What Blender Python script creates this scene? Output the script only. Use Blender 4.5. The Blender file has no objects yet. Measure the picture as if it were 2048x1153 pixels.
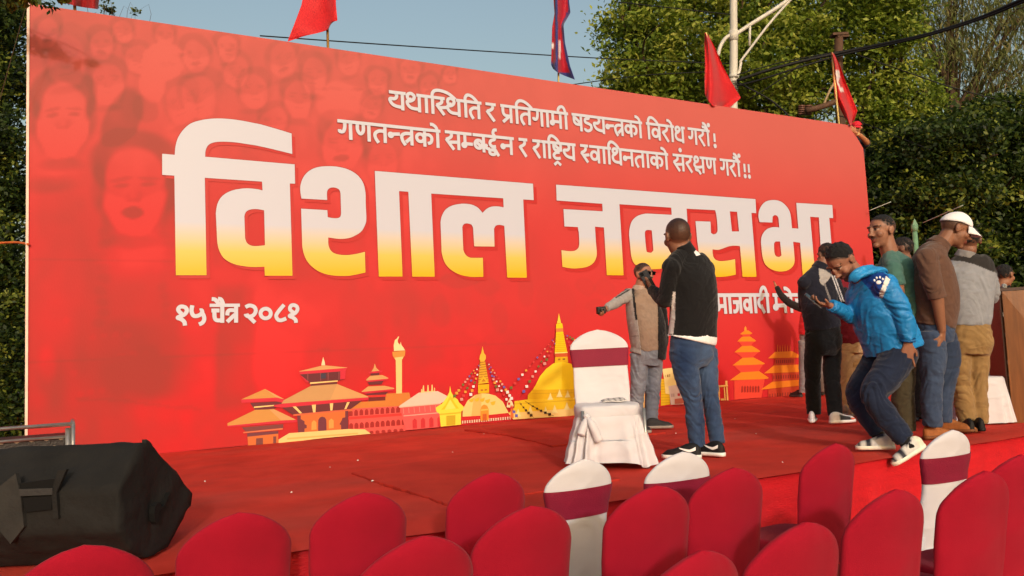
import bpy, bmesh, math, random
import numpy as np
from mathutils import Vector
from mathutils.geometry import tessellate_polygon
random.seed(7)
rng = np.random.default_rng(7)
SC = bpy.context.scene
COL = SC.collection

# ------------------------------------------------------------------ camera
FPX, CX, CY = 1595.0, 1024.0, 576.5          # focal length and centre for a 2048 px wide picture
CAMZ, STAGE = 1.45, 0.65
_n = np.array([-888.0, -17654.0, 1595.0]); _n /= np.linalg.norm(_n)
_b = np.array([2866.0, 0.0, 1595.0]); _b -= _n * (_b @ _n); _b /= np.linalg.norm(_b)
RW = np.array([_b, np.cross(_n, _b), _n])     # camera frame -> world (X along the banner, Y into it, Z up)
CAM = np.array([0.0, 0.0, CAMZ])
cd = bpy.data.cameras.new('camera'); cam = bpy.data.objects.new('camera', cd); COL.objects.link(cam)
cd.sensor_width = 36.0; cd.lens = FPX / 2048 * 36.0; cd.clip_start = 0.05; cd.clip_end = 2000
_r, _u, _f = RW @ np.array([1, 0, 0]), RW @ np.array([0, -1, 0]), RW @ np.array([0, 0, 1])
from mathutils import Matrix
cam.matrix_world = Matrix(((_r[0], _u[0], -_f[0], 0), (_r[1], _u[1], -_f[1], 0), (_r[2], _u[2], -_f[2], CAMZ), (0, 0, 0, 1)))
SC.camera = cam

# ------------------------------------------------------------------ light
SUN_AZ, SUN_EL = 16.5, 16.5                   # light travels 18 deg right of +Y, 15 deg down
w = bpy.data.worlds.new('World'); SC.world = w; w.use_nodes = True
nt = w.node_tree; bg = nt.nodes['Background']
sky = nt.nodes.new('ShaderNodeTexSky'); sky.sky_type = 'NISHITA'; sky.sun_disc = False
sky.sun_elevation = math.radians(SUN_EL); sky.sun_rotation = math.radians(180 + SUN_AZ)
sky.air_density = 1.6; sky.dust_density = 7.0; sky.ozone_density = 1.0; sky.altitude = 0
nt.links.new(sky.outputs['Color'], bg.inputs['Color']); bg.inputs['Strength'].default_value = 0.15
sl = bpy.data.lights.new('sun', 'SUN'); so = bpy.data.objects.new('sun', sl); COL.objects.link(so)
sl.energy = 1.25; sl.angle = math.radians(2.2); sl.color = (1.0, 0.96, 0.98)
_a, _e = math.radians(SUN_AZ), math.radians(SUN_EL)
so.rotation_euler = Vector((math.sin(_a) * math.cos(_e), math.cos(_a) * math.cos(_e), -math.sin(_e))).to_track_quat('-Z', 'Y').to_euler()
so.location = (0, -10, 30)
SC.view_settings.view_transform = 'Standard'; SC.view_settings.look = 'None'
SC.view_settings.exposure = 0.28; SC.view_settings.gamma = 1.0

# ------------------------------------------------------------------ pixel <-> place helpers
def ray(px, py): return RW @ np.array([(px - CX) / FPX, (py - CY) / FPX, 1.0])
def at(px, py, Z): return CAM + ray(px, py) * Z
def on_z(px, py, z): d = ray(px, py); return CAM + d * ((z - CAMZ) / d[2])
def on_y(px, py, y): d = ray(px, py); return CAM + d * (y / d[1])
def on_x(px, py, x): d = ray(px, py); return CAM + d * (x / d[0])
def px_of(P):
    q = (np.asarray(P) - CAM) @ RW
    return q[..., 0] / q[..., 2] * FPX + CX, q[..., 1] / q[..., 2] * FPX + CY
def depth_of(P): return float(((np.asarray(P) - CAM) @ RW)[2])
YB = float(np.mean([on_z(x, 907.5 - 0.0925 * (x - 326), STAGE)[1] for x in (326, 500, 860, 1144, 1454)]))
YE = float(np.mean([on_z(x, y, STAGE)[1] for x, y in ((594, 1105), (902, 1046), (1499, 951), (1951, 881))]))
RH = np.array([_r[0], _r[1], 0]); RH /= np.linalg.norm(RH)      # horizontal right of the view
FH = np.array([_f[0], _f[1], 0]); FH /= np.linalg.norm(FH)      # horizontal forward of the view
UP = np.array([0, 0, 1.0])
def dirw(phi): p = math.radians(phi); return math.sin(p) * RH + math.cos(p) * FH

# ------------------------------------------------------------------ materials
def lin(c):
    c = np.asarray(c, float) / 255.0
    return tuple(np.where(c <= 0.04045, c / 12.92, ((c + 0.055) / 1.055) ** 2.4))
MATS = {}
def M(name, rgb=(128, 128, 128), rough=0.75, var=0.12, vscale=6.0, bump=0.15, bscale=60.0, attr=False, spec=0.3,
      metal=0.0, stretch=(1, 1, 1), trans=0.0, sheen=0.0, crease=0.0, cscale=7.0):
    if name in MATS: return MATS[name]
    m = bpy.data.materials.new(name); m.use_nodes = True; t = m.node_tree; N = t.nodes; L = t.links
    p = N['Principled BSDF']; p.inputs['Roughness'].default_value = rough; p.inputs['Metallic'].default_value = metal
    p.inputs['Specular IOR Level'].default_value = spec
    if sheen: p.inputs['Sheen Weight'].default_value = sheen
    tc = N.new('ShaderNodeTexCoord'); mp = N.new('ShaderNodeMapping'); mp.inputs['Scale'].default_value = stretch
    L.new(tc.outputs['Object'], mp.inputs['Vector'])
    nz = N.new('ShaderNodeTexNoise'); nz.inputs['Scale'].default_value = vscale; nz.inputs['Detail'].default_value = 5
    L.new(mp.outputs['Vector'], nz.inputs['Vector'])
    mr = N.new('ShaderNodeMapRange'); mr.inputs['From Min'].default_value = 0.3; mr.inputs['From Max'].default_value = 0.7
    mr.inputs['To Min'].default_value = 1 - var; mr.inputs['To Max'].default_value = 1 + var
    L.new(nz.outputs['Fac'], mr.inputs['Value'])
    mx = N.new('ShaderNodeMix'); mx.data_type = 'RGBA'; mx.blend_type = 'MULTIPLY'; mx.inputs['Factor'].default_value = 1
    if attr:
        a = N.new('ShaderNodeAttribute'); a.attribute_name = 'col'; L.new(a.outputs['Color'], mx.inputs['A'])
    else: mx.inputs['A'].default_value = (*lin(rgb), 1)
    L.new(mr.outputs['Result'], mx.inputs['B']); L.new(mx.outputs['Result'], p.inputs['Base Color'])
    if bump:
        nb = N.new('ShaderNodeTexNoise'); nb.inputs['Scale'].default_value = bscale; nb.inputs['Detail'].default_value = 4
        L.new(mp.outputs['Vector'], nb.inputs['Vector'])
        bp = N.new('ShaderNodeBump'); bp.inputs['Strength'].default_value = bump; bp.inputs['Distance'].default_value = 0.02
        L.new(nb.outputs['Fac'], bp.inputs['Height']); L.new(bp.outputs['Normal'], p.inputs['Normal'])
    if crease and bump:
        nc = N.new('ShaderNodeTexNoise'); nc.noise_type = 'RIDGED_MULTIFRACTAL'; nc.inputs['Scale'].default_value = cscale; nc.inputs['Detail'].default_value = 3; nc.inputs['Distortion'].default_value = 0.8
        m2 = N.new('ShaderNodeMapping'); m2.inputs['Scale'].default_value = (1, 1, 1.7); m2.inputs['Rotation'].default_value = (0.5, 0.35, 0)
        L.new(tc.outputs['Object'], m2.inputs['Vector']); L.new(m2.outputs['Vector'], nc.inputs['Vector'])
        b2 = N.new('ShaderNodeBump'); b2.inputs['Strength'].default_value = crease; b2.inputs['Distance'].default_value = 0.03
        L.new(nc.outputs['Fac'], b2.inputs['Height']); L.new(bp.outputs['Normal'], b2.inputs['Normal']); L.new(b2.outputs['Normal'], p.inputs['Normal'])
    if trans:
        tr = N.new('ShaderNodeBsdfTranslucent'); ms = N.new('ShaderNodeMixShader'); ms.inputs['Fac'].default_value = trans
        L.new(mx.outputs['Result'], tr.inputs['Color']); L.new(p.outputs['BSDF'], ms.inputs[1]); L.new(tr.outputs['BSDF'], ms.inputs[2])
        L.new(ms.outputs['Shader'], N['Material Output'].inputs['Surface'])
    MATS[name] = m
    return m

# ------------------------------------------------------------------ objects
def wloc(o):
    v = np.zeros(3)
    while o is not None: v += np.array(o.location); o = o.parent
    return v
def thing(name, label, cat, loc=(0, 0, 0), group=None):
    o = bpy.data.objects.new(name, None); COL.objects.link(o); o.location = tuple(float(c) for c in loc)
    o.empty_display_size = 0.1; o['label'] = label; o['category'] = cat
    if group: o['group'] = group
    return o
def mesh(name, V, Fc, mat, parent=None, smooth=True, col=None, label=None, cat=None, group=None, kind=None, loc=None):
    """V in world coordinates; linked as ONE object, under parent if given"""
    V = np.asarray(V, float).reshape(-1, 3)
    base = wloc(parent) if parent is not None else (np.asarray(loc, float) if loc is not None else np.zeros(3))
    me = bpy.data.meshes.new(name); me.from_pydata((V - base).tolist(), [], [list(map(int, f)) for f in Fc])
    if smooth: me.polygons.foreach_set('use_smooth', [True] * len(me.polygons))
    me.materials.append(mat)
    if col is not None:
        c = np.asarray(col, float)
        if c.ndim == 1: c = np.tile(c, (len(V), 1))
        a = me.color_attributes.new('col', 'FLOAT_COLOR', 'POINT')
        a.data.foreach_set('color', np.hstack([c[:, :3], np.ones((len(V), 1))]).astype(np.float32).ravel())
    me.update()
    o = bpy.data.objects.new(name, me); COL.objects.link(o)
    if parent is not None: o.parent = parent
    elif loc is not None: o.location = tuple(float(x) for x in loc)
    if label: o['label'] = label
    if cat: o['category'] = cat
    if group: o['group'] = group
    if kind: o['kind'] = kind
    return o
def join(parts):
    Vs, Fs, n = [], [], 0
    for V, Fc in parts:
        V = np.asarray(V, float); Vs.append(V); Fs += [[i + n for i in f] for f in Fc]; n += len(V)
    return np.vstack(Vs), Fs

def catmull(P, sub):
    P = np.asarray(P, float); out = []
    n = len(P)
    for i in range(n - 1):
        p0, p1, p2, p3 = P[max(i - 1, 0)], P[i], P[i + 1], P[min(i + 2, n - 1)]
        for k in range(sub):
            t = k / sub
            out.append(0.5 * (2 * p1 + (p2 - p0) * t + (2 * p0 - 5 * p1 + 4 * p2 - p3) * t * t + (3 * p1 - p0 - 3 * p2 + p3) * t ** 3))
    out.append(P[-1]); return np.array(out)
def unit(v): v = np.asarray(v, float); return v / max(np.linalg.norm(v), 1e-9)
def loft(cs, rx, ry, lat, seg=20, sub=5, pw=2.0):
    cs = np.asarray(cs, float); n = len(cs)
    lat = np.asarray(lat, float)
    if lat.ndim == 1: lat = np.tile(lat, (n, 1))
    A = np.hstack([cs, np.reshape(rx, (-1, 1)), np.reshape(ry, (-1, 1)), lat])
    A = catmull(A, sub) if sub > 1 else A
    c = A[:, :3]; T = np.gradient(c, axis=0)
    V = []; th = np.linspace(0, 2 * math.pi, seg, endpoint=False)
    co, si = np.cos(th), np.sin(th)
    ex = np.sign(co) * np.abs(co) ** (2 / pw); ey = np.sign(si) * np.abs(si) ** (2 / pw)
    for i in range(len(A)):
        t = unit(T[i]); l = A[i, 5:8]; l = unit(l - t * (l @ t)); d = np.cross(t, l)
        V.append(c[i] + np.outer(ex, l) * max(A[i, 3], 1e-4) + np.outer(ey, d) * max(A[i, 4], 1e-4))
    m = len(V); V = np.vstack(V); Fc = []
    for i in range(m - 1):
        for j in range(seg):
            k = (j + 1) % seg
            Fc.append([i * seg + j, i * seg + k, (i + 1) * seg + k, (i + 1) * seg + j])
    Fc.append(list(range(seg))[::-1]); Fc.append([(m - 1) * seg + j for j in range(seg)])
    return V, Fc
def tube(P, r, seg=12, sub=5):
    P = np.asarray(P, float); r = np.ones(len(P)) * np.asarray(r, float)
    T = np.gradient(P, axis=0); lat = []
    ref = np.array([0.31, 0.2, 0.93]) if abs(unit(T[0]) @ np.array([0.31, 0.2, 0.93])) < 0.8 else np.array([1, 0.1, 0])
    l = np.cross(unit(T[0]), ref)
    for t in T:
        t = unit(t); l = unit(l - t * (l @ t)); lat.append(l)
    return loft(P, r, r, np.array(lat), seg, sub)
def ball(c, r, R3=None, nu=16, nv=10):
    r = np.ones(3) * np.asarray(r, float); V = [[0, 0, 1]]; Fc = []
    for i in range(1, nv):
        a = math.pi * i / nv
        for j in range(nu):
            b = 2 * math.pi * j / nu; V.append([math.sin(a) * math.cos(b), math.sin(a) * math.sin(b), math.cos(a)])
    V.append([0, 0, -1]); V = np.array(V) * r
    for j in range(nu):
        Fc.append([0, 1 + j, 1 + (j + 1) % nu])
        for i in range(nv - 2):
            a, b = 1 + i * nu, 1 + (i + 1) * nu
            Fc.append([a + j, b + j, b + (j + 1) % nu, a + (j + 1) % nu])
        a = 1 + (nv - 2) * nu; Fc.append([a + j, len(V) - 1, a + (j + 1) % nu])
    if R3 is not None: V = V @ np.asarray(R3).T
    return V + np.asarray(c), Fc
def box(c, half, ax=None):
    ax = np.eye(3) if ax is None else np.asarray(ax)
    V = np.array([[x, y, z] for x in (-1, 1) for y in (-1, 1) for z in (-1, 1)]) * np.asarray(half) @ ax + np.asarray(c)
    return V, [[0, 1, 3, 2], [4, 6, 7, 5], [0, 4, 5, 1], [2, 3, 7, 6], [0, 2, 6, 4], [1, 5, 7, 3]]
def bevelled(o, wd=0.01, seg=2):
    m = o.modifiers.new('bevel', 'BEVEL'); m.width = wd; m.segments = seg; m.limit_method = 'ANGLE'; return o
def grid_faces(nu, nv, closed=False):
    Fc = []
    for i in range(nu - 1):
        for j in range(nv - (0 if closed else 1)):
            k = (j + 1) % nv; Fc.append([i * nv + j, (i + 1) * nv + j, (i + 1) * nv + k, i * nv + k])
    return Fc
def fuse(parts, voxel=0.008, smooth=2):
    V, Fc = join(parts)
    me = bpy.data.meshes.new('tmp'); me.from_pydata(V.tolist(), [], Fc); o = bpy.data.objects.new('tmp', me); COL.objects.link(o)
    r = o.modifiers.new('r', 'REMESH'); r.mode = 'VOXEL'; r.voxel_size = voxel; r.adaptivity = 0
    s = o.modifiers.new('s', 'SMOOTH'); s.factor = 0.5; s.iterations = smooth
    dg = bpy.context.evaluated_depsgraph_get(); m2 = bpy.data.meshes.new_from_object(o.evaluated_get(dg))
    V2 = np.zeros(len(m2.vertices) * 3); m2.vertices.foreach_get('co', V2); V2 = V2.reshape(-1, 3)
    N2 = np.zeros(len(m2.vertices) * 3); m2.vertices.foreach_get('normal', N2); N2 = N2.reshape(-1, 3)
    F2 = [list(p.vertices) for p in m2.polygons]
    bpy.data.objects.remove(o); bpy.data.meshes.remove(me); bpy.data.meshes.remove(m2)
    return V2, F2, N2
def _hash(i, j, k, s):
    h = (i * 374761393 + j * 668265263 + k * 2147483647 + s * 974634777) & 0xffffffff
    h = ((h ^ (h >> 13)) * 1274126177) & 0xffffffff
    return ((h ^ (h >> 16)) & 0xffff) / 65535.0
def vnoise(P, s=0):
    P = np.asarray(P, float) + 100.0; I = np.floor(P).astype(np.int64); f = P - I; f = f * f * (3 - 2 * f); r = 0
    for dx in (0, 1):
        for dy in (0, 1):
            for dz in (0, 1):
                wt = (f[:, 0] if dx else 1 - f[:, 0]) * (f[:, 1] if dy else 1 - f[:, 1]) * (f[:, 2] if dz else 1 - f[:, 2])
                r = r + wt * _hash(I[:, 0] + dx, I[:, 1] + dy, I[:, 2] + dz, s)
    return r
def sstep(a, b, x): t = np.clip((x - a) / (b - a), 0, 1); return t * t * (3 - 2 * t)
def toward(V): d = CAM - V; return d / np.linalg.norm(d, axis=1, keepdims=True)
def inpoly(x, y, poly):
    r = np.zeros(len(x), bool); n = len(poly)
    for i in range(n):
        (x1, y1), (x2, y2) = poly[i], poly[(i + 1) % n]
        r ^= ((y1 > y) != (y2 > y)) & (x < (x2 - x1) * (y - y1) / ((y2 - y1) or 1e-9) + x1)
    return r
# ------------------------------------------------------------------ ground and stage
def sheet(x0, x1, y0, y1, z): return [[x0, y0, z], [x1, y0, z], [x1, y1, z], [x0, y1, z]], [[0, 1, 2, 3]]
V, Fc = sheet(-400, 400, -300, 500, 0.0)
mesh('ground', V, Fc, M('asphalt', (88, 84, 80), 0.9, 0.25, 0.6, 0.4, 40), smooth=False, kind='structure')
V, Fc = sheet(-9, 16, -1.5, YE + 0.3, 0.004)
mesh('ground_carpet', V, Fc, M('old carpet', (120, 32, 24), 0.95, 0.3, 3.0, 0.4, 120), smooth=False, kind='structure')

XL, XR = -7.5, 14.5
stage = thing('stage', 'low wide stage covered in worn brick red carpet with a red cloth front', 'stage', (3.5, YE, 0))
carpet = M('stage carpet', rough=0.95, attr=True, var=0.16, vscale=2.2, bump=0.5, bscale=260, spec=0.1)
nx, ny = 190, 70
gx, gy = np.meshgrid(np.linspace(XL, XR, nx), np.linspace(YE - 0.05, YB + 2.4, ny), indexing='ij')
P = np.stack([gx.ravel(), gy.ravel(), np.zeros(nx * ny)], 1)
wr = vnoise(P * [1.2, 3.5, 1], 3) + 0.5 * vnoise(P * [3, 9, 1], 4)
P[:, 2] = STAGE + (wr - 0.75) * 0.014
edge = gy.ravel() < YE; P[edge, 2] -= 0.012; P[edge, 1] += 0.03 * (vnoise(P[edge] * [2.5, 0, 0], 5) - 0.5)
dirt = sstep(0.52, 0.8, vnoise(P * [0.7, 1.6, 1], 8)) * 0.5 + sstep(0.55, 0.8, vnoise(P * [5, 9, 1], 9)) * 0.25
cc = np.array(lin((204, 60, 48)))[None] * (1 - 0.35 * dirt[:, None]) + np.array(lin((160, 112, 100)))[None] * 0.22 * dirt[:, None]
mesh('carpet', P, grid_faces(nx, ny), carpet, stage, col=cc)
# loose carpet lengths lying over it, with a frayed edge
def strip(poly, z, seed):
    P = [on_z(x, y, STAGE) for x, y in poly]; Q = []
    for i in range(len(P)):
        a, b_ = P[i], P[(i + 1) % len(P)]; k = max(2, int(np.linalg.norm(b_ - a) / 0.05))
        for j in range(k):
            q = a + (b_ - a) * j / k; q = q + [rng.normal(0, 0.006), rng.normal(0, 0.006), 0]; Q.append(q)
    Q = np.array(Q); n = len(Q); top = Q.copy(); top[:, 2] = z; low = Q.copy(); low[:, 2] = STAGE - 0.03
    tri = [list(t) for t in tessellate_polygon([[Vector(v) for v in top]])]
    V = np.vstack([top, low]); Fc = tri + [[i, (i + 1) % n, n + (i + 1) % n, n + i] for i in range(n)]
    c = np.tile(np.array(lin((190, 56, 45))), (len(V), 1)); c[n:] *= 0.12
    return V, Fc, c
for poly, z, s in (([(703, 949), (905, 1016), (1100, 985), (1240, 962), (1080, 905), (940, 910)], STAGE + 0.014, 1),
                   ([(930, 862), (1010, 872), (1105, 895), (1330, 868), (1180, 838)], STAGE + 0.016, 2)):
    V, Fc, c = strip(poly, z, s); mesh('carpet_strip', V, Fc, carpet, stage, smooth=False, col=c)
# red cloth along the front
nx, nz = 900, 14
xs = np.linspace(XL, XR, nx); zs = np.linspace(STAGE - 0.012, 0.006, nz); V = []
for x in xs:
    for j, z in enumerate(zs):
        k = j / (nz - 1)
        d = 0.035 * k * (math.sin(x * 9 + 2 * math.sin(x * 1.3)) + 0.6 * math.sin(x * 23 + math.sin(x * 4)))
        sag = 0.006 * math.sin(z * 60 + 3 * math.sin(x * 2.2)) * (1 - k)
        V.append([x, YE + 0.02 - 0.03 * k - d * 0.5 - sag, z])
mesh('stage_skirt', V, grid_faces(nx, nz), M('red skirt cloth', (184, 14, 26), 0.5, 0.1, 5, 0.25, 35, stretch=(1, 1, 4), sheen=0.08, crease=.2, cscale=3), stage)
V, Fc = box(((XL + XR) / 2, (YE + YB + 2.3) / 2 + 0.1, STAGE / 2 - 0.02), ((XR - XL) / 2 - 0.05, (YB + 2.3 - YE) / 2 - 0.05, STAGE / 2 - 0.022))
mesh('stage_deck', V, Fc, M('plywood', (120, 92, 60), 0.8), stage, smooth=False)

# ------------------------------------------------------------------ the banner wall
TL = on_y(59.3, 7, YB); TRp = on_y(1722.5, 254.6, YB); BR = on_y(1770, 773, YB)
BX0, BX1 = TL[0], (TRp[0] + BR[0]) / 2; BZ1 = (TL[2] + TRp[2]) / 2; BZ0 = STAGE + 0.005
print('banner', BX0, BX1, BZ0, BZ1, TL, TRp, BR, 'YB', YB, 'YE', YE)
banner = thing('rally_banner', 'huge red printed rally banner wall with giant white and yellow lettering', 'banner', ((BX0 + BX1) / 2, YB, STAGE))
nu, nv = 620, 220
gx, gz = np.meshgrid(np.linspace(BX0, BX1, nu), np.linspace(BZ0, BZ1, nv), indexing='ij')
gx, gz = gx.ravel().copy(), gz.ravel()
cut0, cut1 = on_y(1701, 253, YB), on_y(1728, 300, YB)          # the pulled-back top right corner
lim = np.where(gz > cut1[2], cut1[0] + (gz - cut1[2]) / (cut0[2] - cut1[2]) * (cut0[0] - cut1[0]), BX1)
lim = np.minimum(lim, BX1)
fr = (gx - BX0) / (BX1 - BX0); sel = fr > 0.85
gx[sel] = BX0 + (BX1 - BX0) * (0.85 + (fr[sel] - 0.85) / 0.15 * ((lim[sel] - BX0) / (BX1 - BX0) - 0.85))
P = np.stack([gx, np.full(len(gx), YB), gz], 1)
PX, PY = px_of(P)
PX = PX + 16 * (vnoise(P * [2.6, 1, 2.6], 61) - .5) + 7 * (vnoise(P * [7, 1, 7], 62) - .5); PY = PY + 16 * (vnoise(P * [2.6, 1, 2.6], 63) - .5) + 7 * (vnoise(P * [7, 1, 7], 64) - .5)
tone = .55 * (1 - sstep(60, 620, PX)) * (1 - sstep(.1, .6, (gz - BZ0) / (BZ1 - BZ0)))
def blob(cx, cy, rx, ry, a, rot=0.0, soft=0.16):
    """a printed patch of the faint crowd picture; a > 0 darker, a < 0 lighter"""
    t = math.radians(rot); x, y = PX - cx, PY - cy
    u, v = (x * math.cos(t) + y * math.sin(t)) / rx, (-x * math.sin(t) + y * math.cos(t)) / ry
    global tone
    a = a * .42 if a < 0 else a
    tone = tone + a * (1 - sstep(1 - soft, 1 + soft, np.sqrt(u * u + v * v)))
def face(cx, cy, w, h, a=1.0, tilt=0, mouth=0.0):
    blob(cx, cy - h * 0.5, w * 1.25, h * 0.8, 0.62 * a, tilt, 0.12)                  # hair
    blob(cx - w * 1.05, cy, w * .22, h * .5, 0.3 * a, tilt, 0.4); blob(cx + w * 1.05, cy, w * .22, h * .5, 0.3 * a, tilt, 0.4)
    blob(cx, cy + h * 0.10, w * 0.93, h * 0.98, -1.75 * a, tilt, 0.10)               # face
    for s in (-1, 1):
        blob(cx + s * w * 0.42, cy - h * 0.2, w * 0.3, h * 0.045, 0.42 * a, tilt + 5 * s, 0.5)
        blob(cx + s * w * 0.42, cy - h * 0.07, w * 0.2, h * 0.05, 0.55 * a, tilt, 0.5)
        blob(cx + s * w * 0.2, cy + h * 0.2, w * 0.1, h * 0.12, 0.16 * a, tilt, 0.7)
        blob(cx + s * w * 0.85, cy + h * 0.45, w * 0.2, h * 0.5, 0.3 * a, tilt + 12 * s, 0.6)
    blob(cx, cy + h * 0.3, w * 0.26, h * 0.06, 0.4 * a, tilt, 0.6)
    blob(cx, cy + h * 0.56, w * 0.38, h * (0.05 + mouth), (0.5 + mouth * 9) * a, tilt, 0.25)
    blob(cx, cy + h * 0.74, w * 0.26, h * 0.05, 0.2 * a, tilt, 0.7)
    blob(cx, cy + h * 1.2, w * 0.75, h * 0.16, 0.5 * a, tilt, 0.5)
for i, (x, y, w_) in enumerate(((132, 118, 40), (205, 92, 26), (213, 168, 34), (274, 118, 24), (388, 108, 28), (403, 190, 36), (330, 66, 22), (90, 66, 26), (472, 140, 28), (508, 178, 30), (566, 122, 28), (633, 150, 30),
        (597, 200, 32), (745, 214, 20), (755, 166, 22), (700, 122, 22), (820, 142, 22), (455, 92, 22), (548, 246, 26), (860, 176, 20), (365, 205, 34), (248, 62, 20), (900, 150, 16))):
    face(x, y, w_, w_ * 1.25, .34 + .16 * ((i * 7) % 5) / 4, (-14, 8, 0, 18, -6)[i % 5], (.0, .06, .0)[i % 3])
for a in ((240, 240, 34, 62, .66, 28), (290, 215, 26, 26, .3), (327, 122, 42, 36, -1.6), (304, 168, 28, 36, -1.3), (330, 130, 18, 6, .5), (350, 112, 20, 5, .35), (318, 106, 16, 4, .3), (360, 128, 6, 20, .3),
          (683, 206, 46, 38, -.9), (683, 180, 44, 4, .3), (700, 196, 14, 4, .25)):
    blob(*a)
face(125, 235, 52, 82, 1.0, 0); face(268, 375, 70, 92, 0.95, 0, 0.09); face(683, 285, 42, 52, 0.6, 0, 0.1); face(763, 320, 34, 46, 0.35)
def soft(*a): blob(*a[:5], rot=a[5] if len(a) > 5 else 0, soft=.55)
for a in ((98, 372, 46, 16, .5), (130, 350, 30, 24, -.5), (175, 420, 60, 110, .22), (100, 440, 40, 60, .12), (345, 440, 18, 60, .35), (215, 470, 16, 40, .22),
          (270, 510, 66, 40, -.6), (120, 560, 70, 60, .18), (120, 600, 34, 90, -.5, 14), (395, 640, 30, 90, -.5, -8), (240, 610, 110, 60, .14), (250, 720, 130, 70, .26, -6), (190, 690, 80, 50, .14, 20), (310, 760, 90, 40, .16, -14), (110, 770, 26, 60, .25), (98, 730, 16, 34, -.9),
          (330, 822, 70, 26, -.6, -6), (390, 760, 40, 40, -.5), (575, 690, 56, 90, -.7), (590, 650, 40, 26, .22), (600, 700, 30, 50, .14, 10),
          (600, 560, 46, 46, .15), (690, 600, 60, 80, .2), (640, 690, 26, 40, .2), (720, 690, 40, 60, .22), (800, 620, 40, 70, .14), (510, 600, 20, 60, -.4)):
    soft(*a)
tone = tone + .42 * sstep(424, 438, PX) * (1 - sstep(500, 520, PX)) * sstep(560, 590, PY) * (1 - sstep(800, 830, PY + .12 * (PX - 460))) + .2 * (np.abs(PY - 802 - .1 * (PX - 200)) < 3) * (PX > 150) * (PX < 400)
for i in range(9): blob(205 + 4 * math.sin(i * 2.1), 470 + i * 22, 12, 9, 0.16, 0, 0.5); blob(330 + 5 * math.sin(i), 470 + i * 20, 11, 9, 0.16, 0, 0.5)
for i in range(14): blob(140 + (i * 53) % 190, 640 + (i * 37) % 150, 7, 6, -0.3)
for a in ((923, 588, 36, 52, -.16), (923, 560, 40, 18, .3), (972, 600, 26, 36, -.1), (975, 575, 28, 20, .22), (1000, 640, 18, 30, .2), (880, 620, 20, 30, .18),
          (1169, 573, 19, 16, .25), (1169, 573, 14, 12, -.22), (1203, 571, 19, 16, .25), (1203, 571, 14, 12, -.22), (1190, 612, 22, 16, .2), (1190, 616, 14, 9, -.15),
          (1110, 605, 40, 44, .16), (1050, 580, 18, 30, .2), (1020, 700, 60, 40, .15), (900, 700, 70, 40, .12), (1230, 640, 30, 60, .12), (1350, 660, 50, 60, .14)):
    blob(*a)
tone += 0.26 * (vnoise(P * [9, 1, 7], 23) - 0.5) * (1 - sstep(700, 1400, PX)); tone += 0.5 * (vnoise(P * [1.1, 1, 1.4], 21) - 0.5) * (1 - sstep(700, 1400, PX)) + 0.22 * (vnoise(P * 2.7, 22) - 0.5)
fade = 1 - 0.7 * sstep(700, 1500, PX)
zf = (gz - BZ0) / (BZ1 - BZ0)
top, mid, low = np.array(lin((182, 90, 84))), np.array(lin((184, 56, 56))), np.array(lin((190, 38, 42)))  # print paler upward, sky haze reflected in the vinyl put into its colour
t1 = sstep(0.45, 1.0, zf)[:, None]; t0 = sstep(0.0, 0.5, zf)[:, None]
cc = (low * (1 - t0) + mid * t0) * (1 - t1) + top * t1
for zz, x0, x1 in ((BZ0 + 1.02, 60, 1060), (BZ0 + 2.05, 60, 345)): tone += .22 * (np.abs(gz - zz - .004 * np.sin(gx * 3)) < .011) * (PX > x0) * (PX < x1)
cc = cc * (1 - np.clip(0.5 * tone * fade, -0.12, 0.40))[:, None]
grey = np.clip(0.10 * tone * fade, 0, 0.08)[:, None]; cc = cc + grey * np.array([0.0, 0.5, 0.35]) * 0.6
P[:, 1] += 0.008 * (vnoise(P * [0.9, 1, 1.3], 31) - 0.5) + 0.003 * (vnoise(P * [3, 1, 1.2], 32) - 0.5) * (1 - zf)
vinyl = M('printed vinyl', rough=0.7, attr=True, var=0.015, vscale=30, bump=0.10, bscale=26, spec=0.12, stretch=(5, 1, 1))
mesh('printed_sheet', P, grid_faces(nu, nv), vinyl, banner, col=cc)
V, Fc = [], []
fr_mat = M('galvanised tube', (150, 150, 148), 0.4, metal=0.8)
parts = []
for x in np.linspace(BX0 + 0.1, BX1 - 0.35, 8): parts.append(box((x, YB + 0.10, (BZ0 + BZ1) / 2 - 0.05), (0.025, 0.025, (BZ1 - BZ0) / 2 - 0.1)))
for z in np.linspace(BZ0 + 0.1, BZ1 - 0.15, 4): parts.append(box(((BX0 + BX1) / 2 - 0.15, YB + 0.055, z), ((BX1 - BX0) / 2 - 0.3, 0.018, 0.02)))
V, Fc = join(parts); mesh('tube_frame', V, Fc, fr_mat, banner, smooth=False)
V, Fc = box((BX0 - 0.012, YB + 0.03, (BZ0 + BZ1) / 2), (0.012, 0.045, (BZ1 - BZ0) / 2)); mesh('edge_rail', V, Fc, M('pale edge', (226, 196, 180), 0.6), banner, smooth=False)
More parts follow.
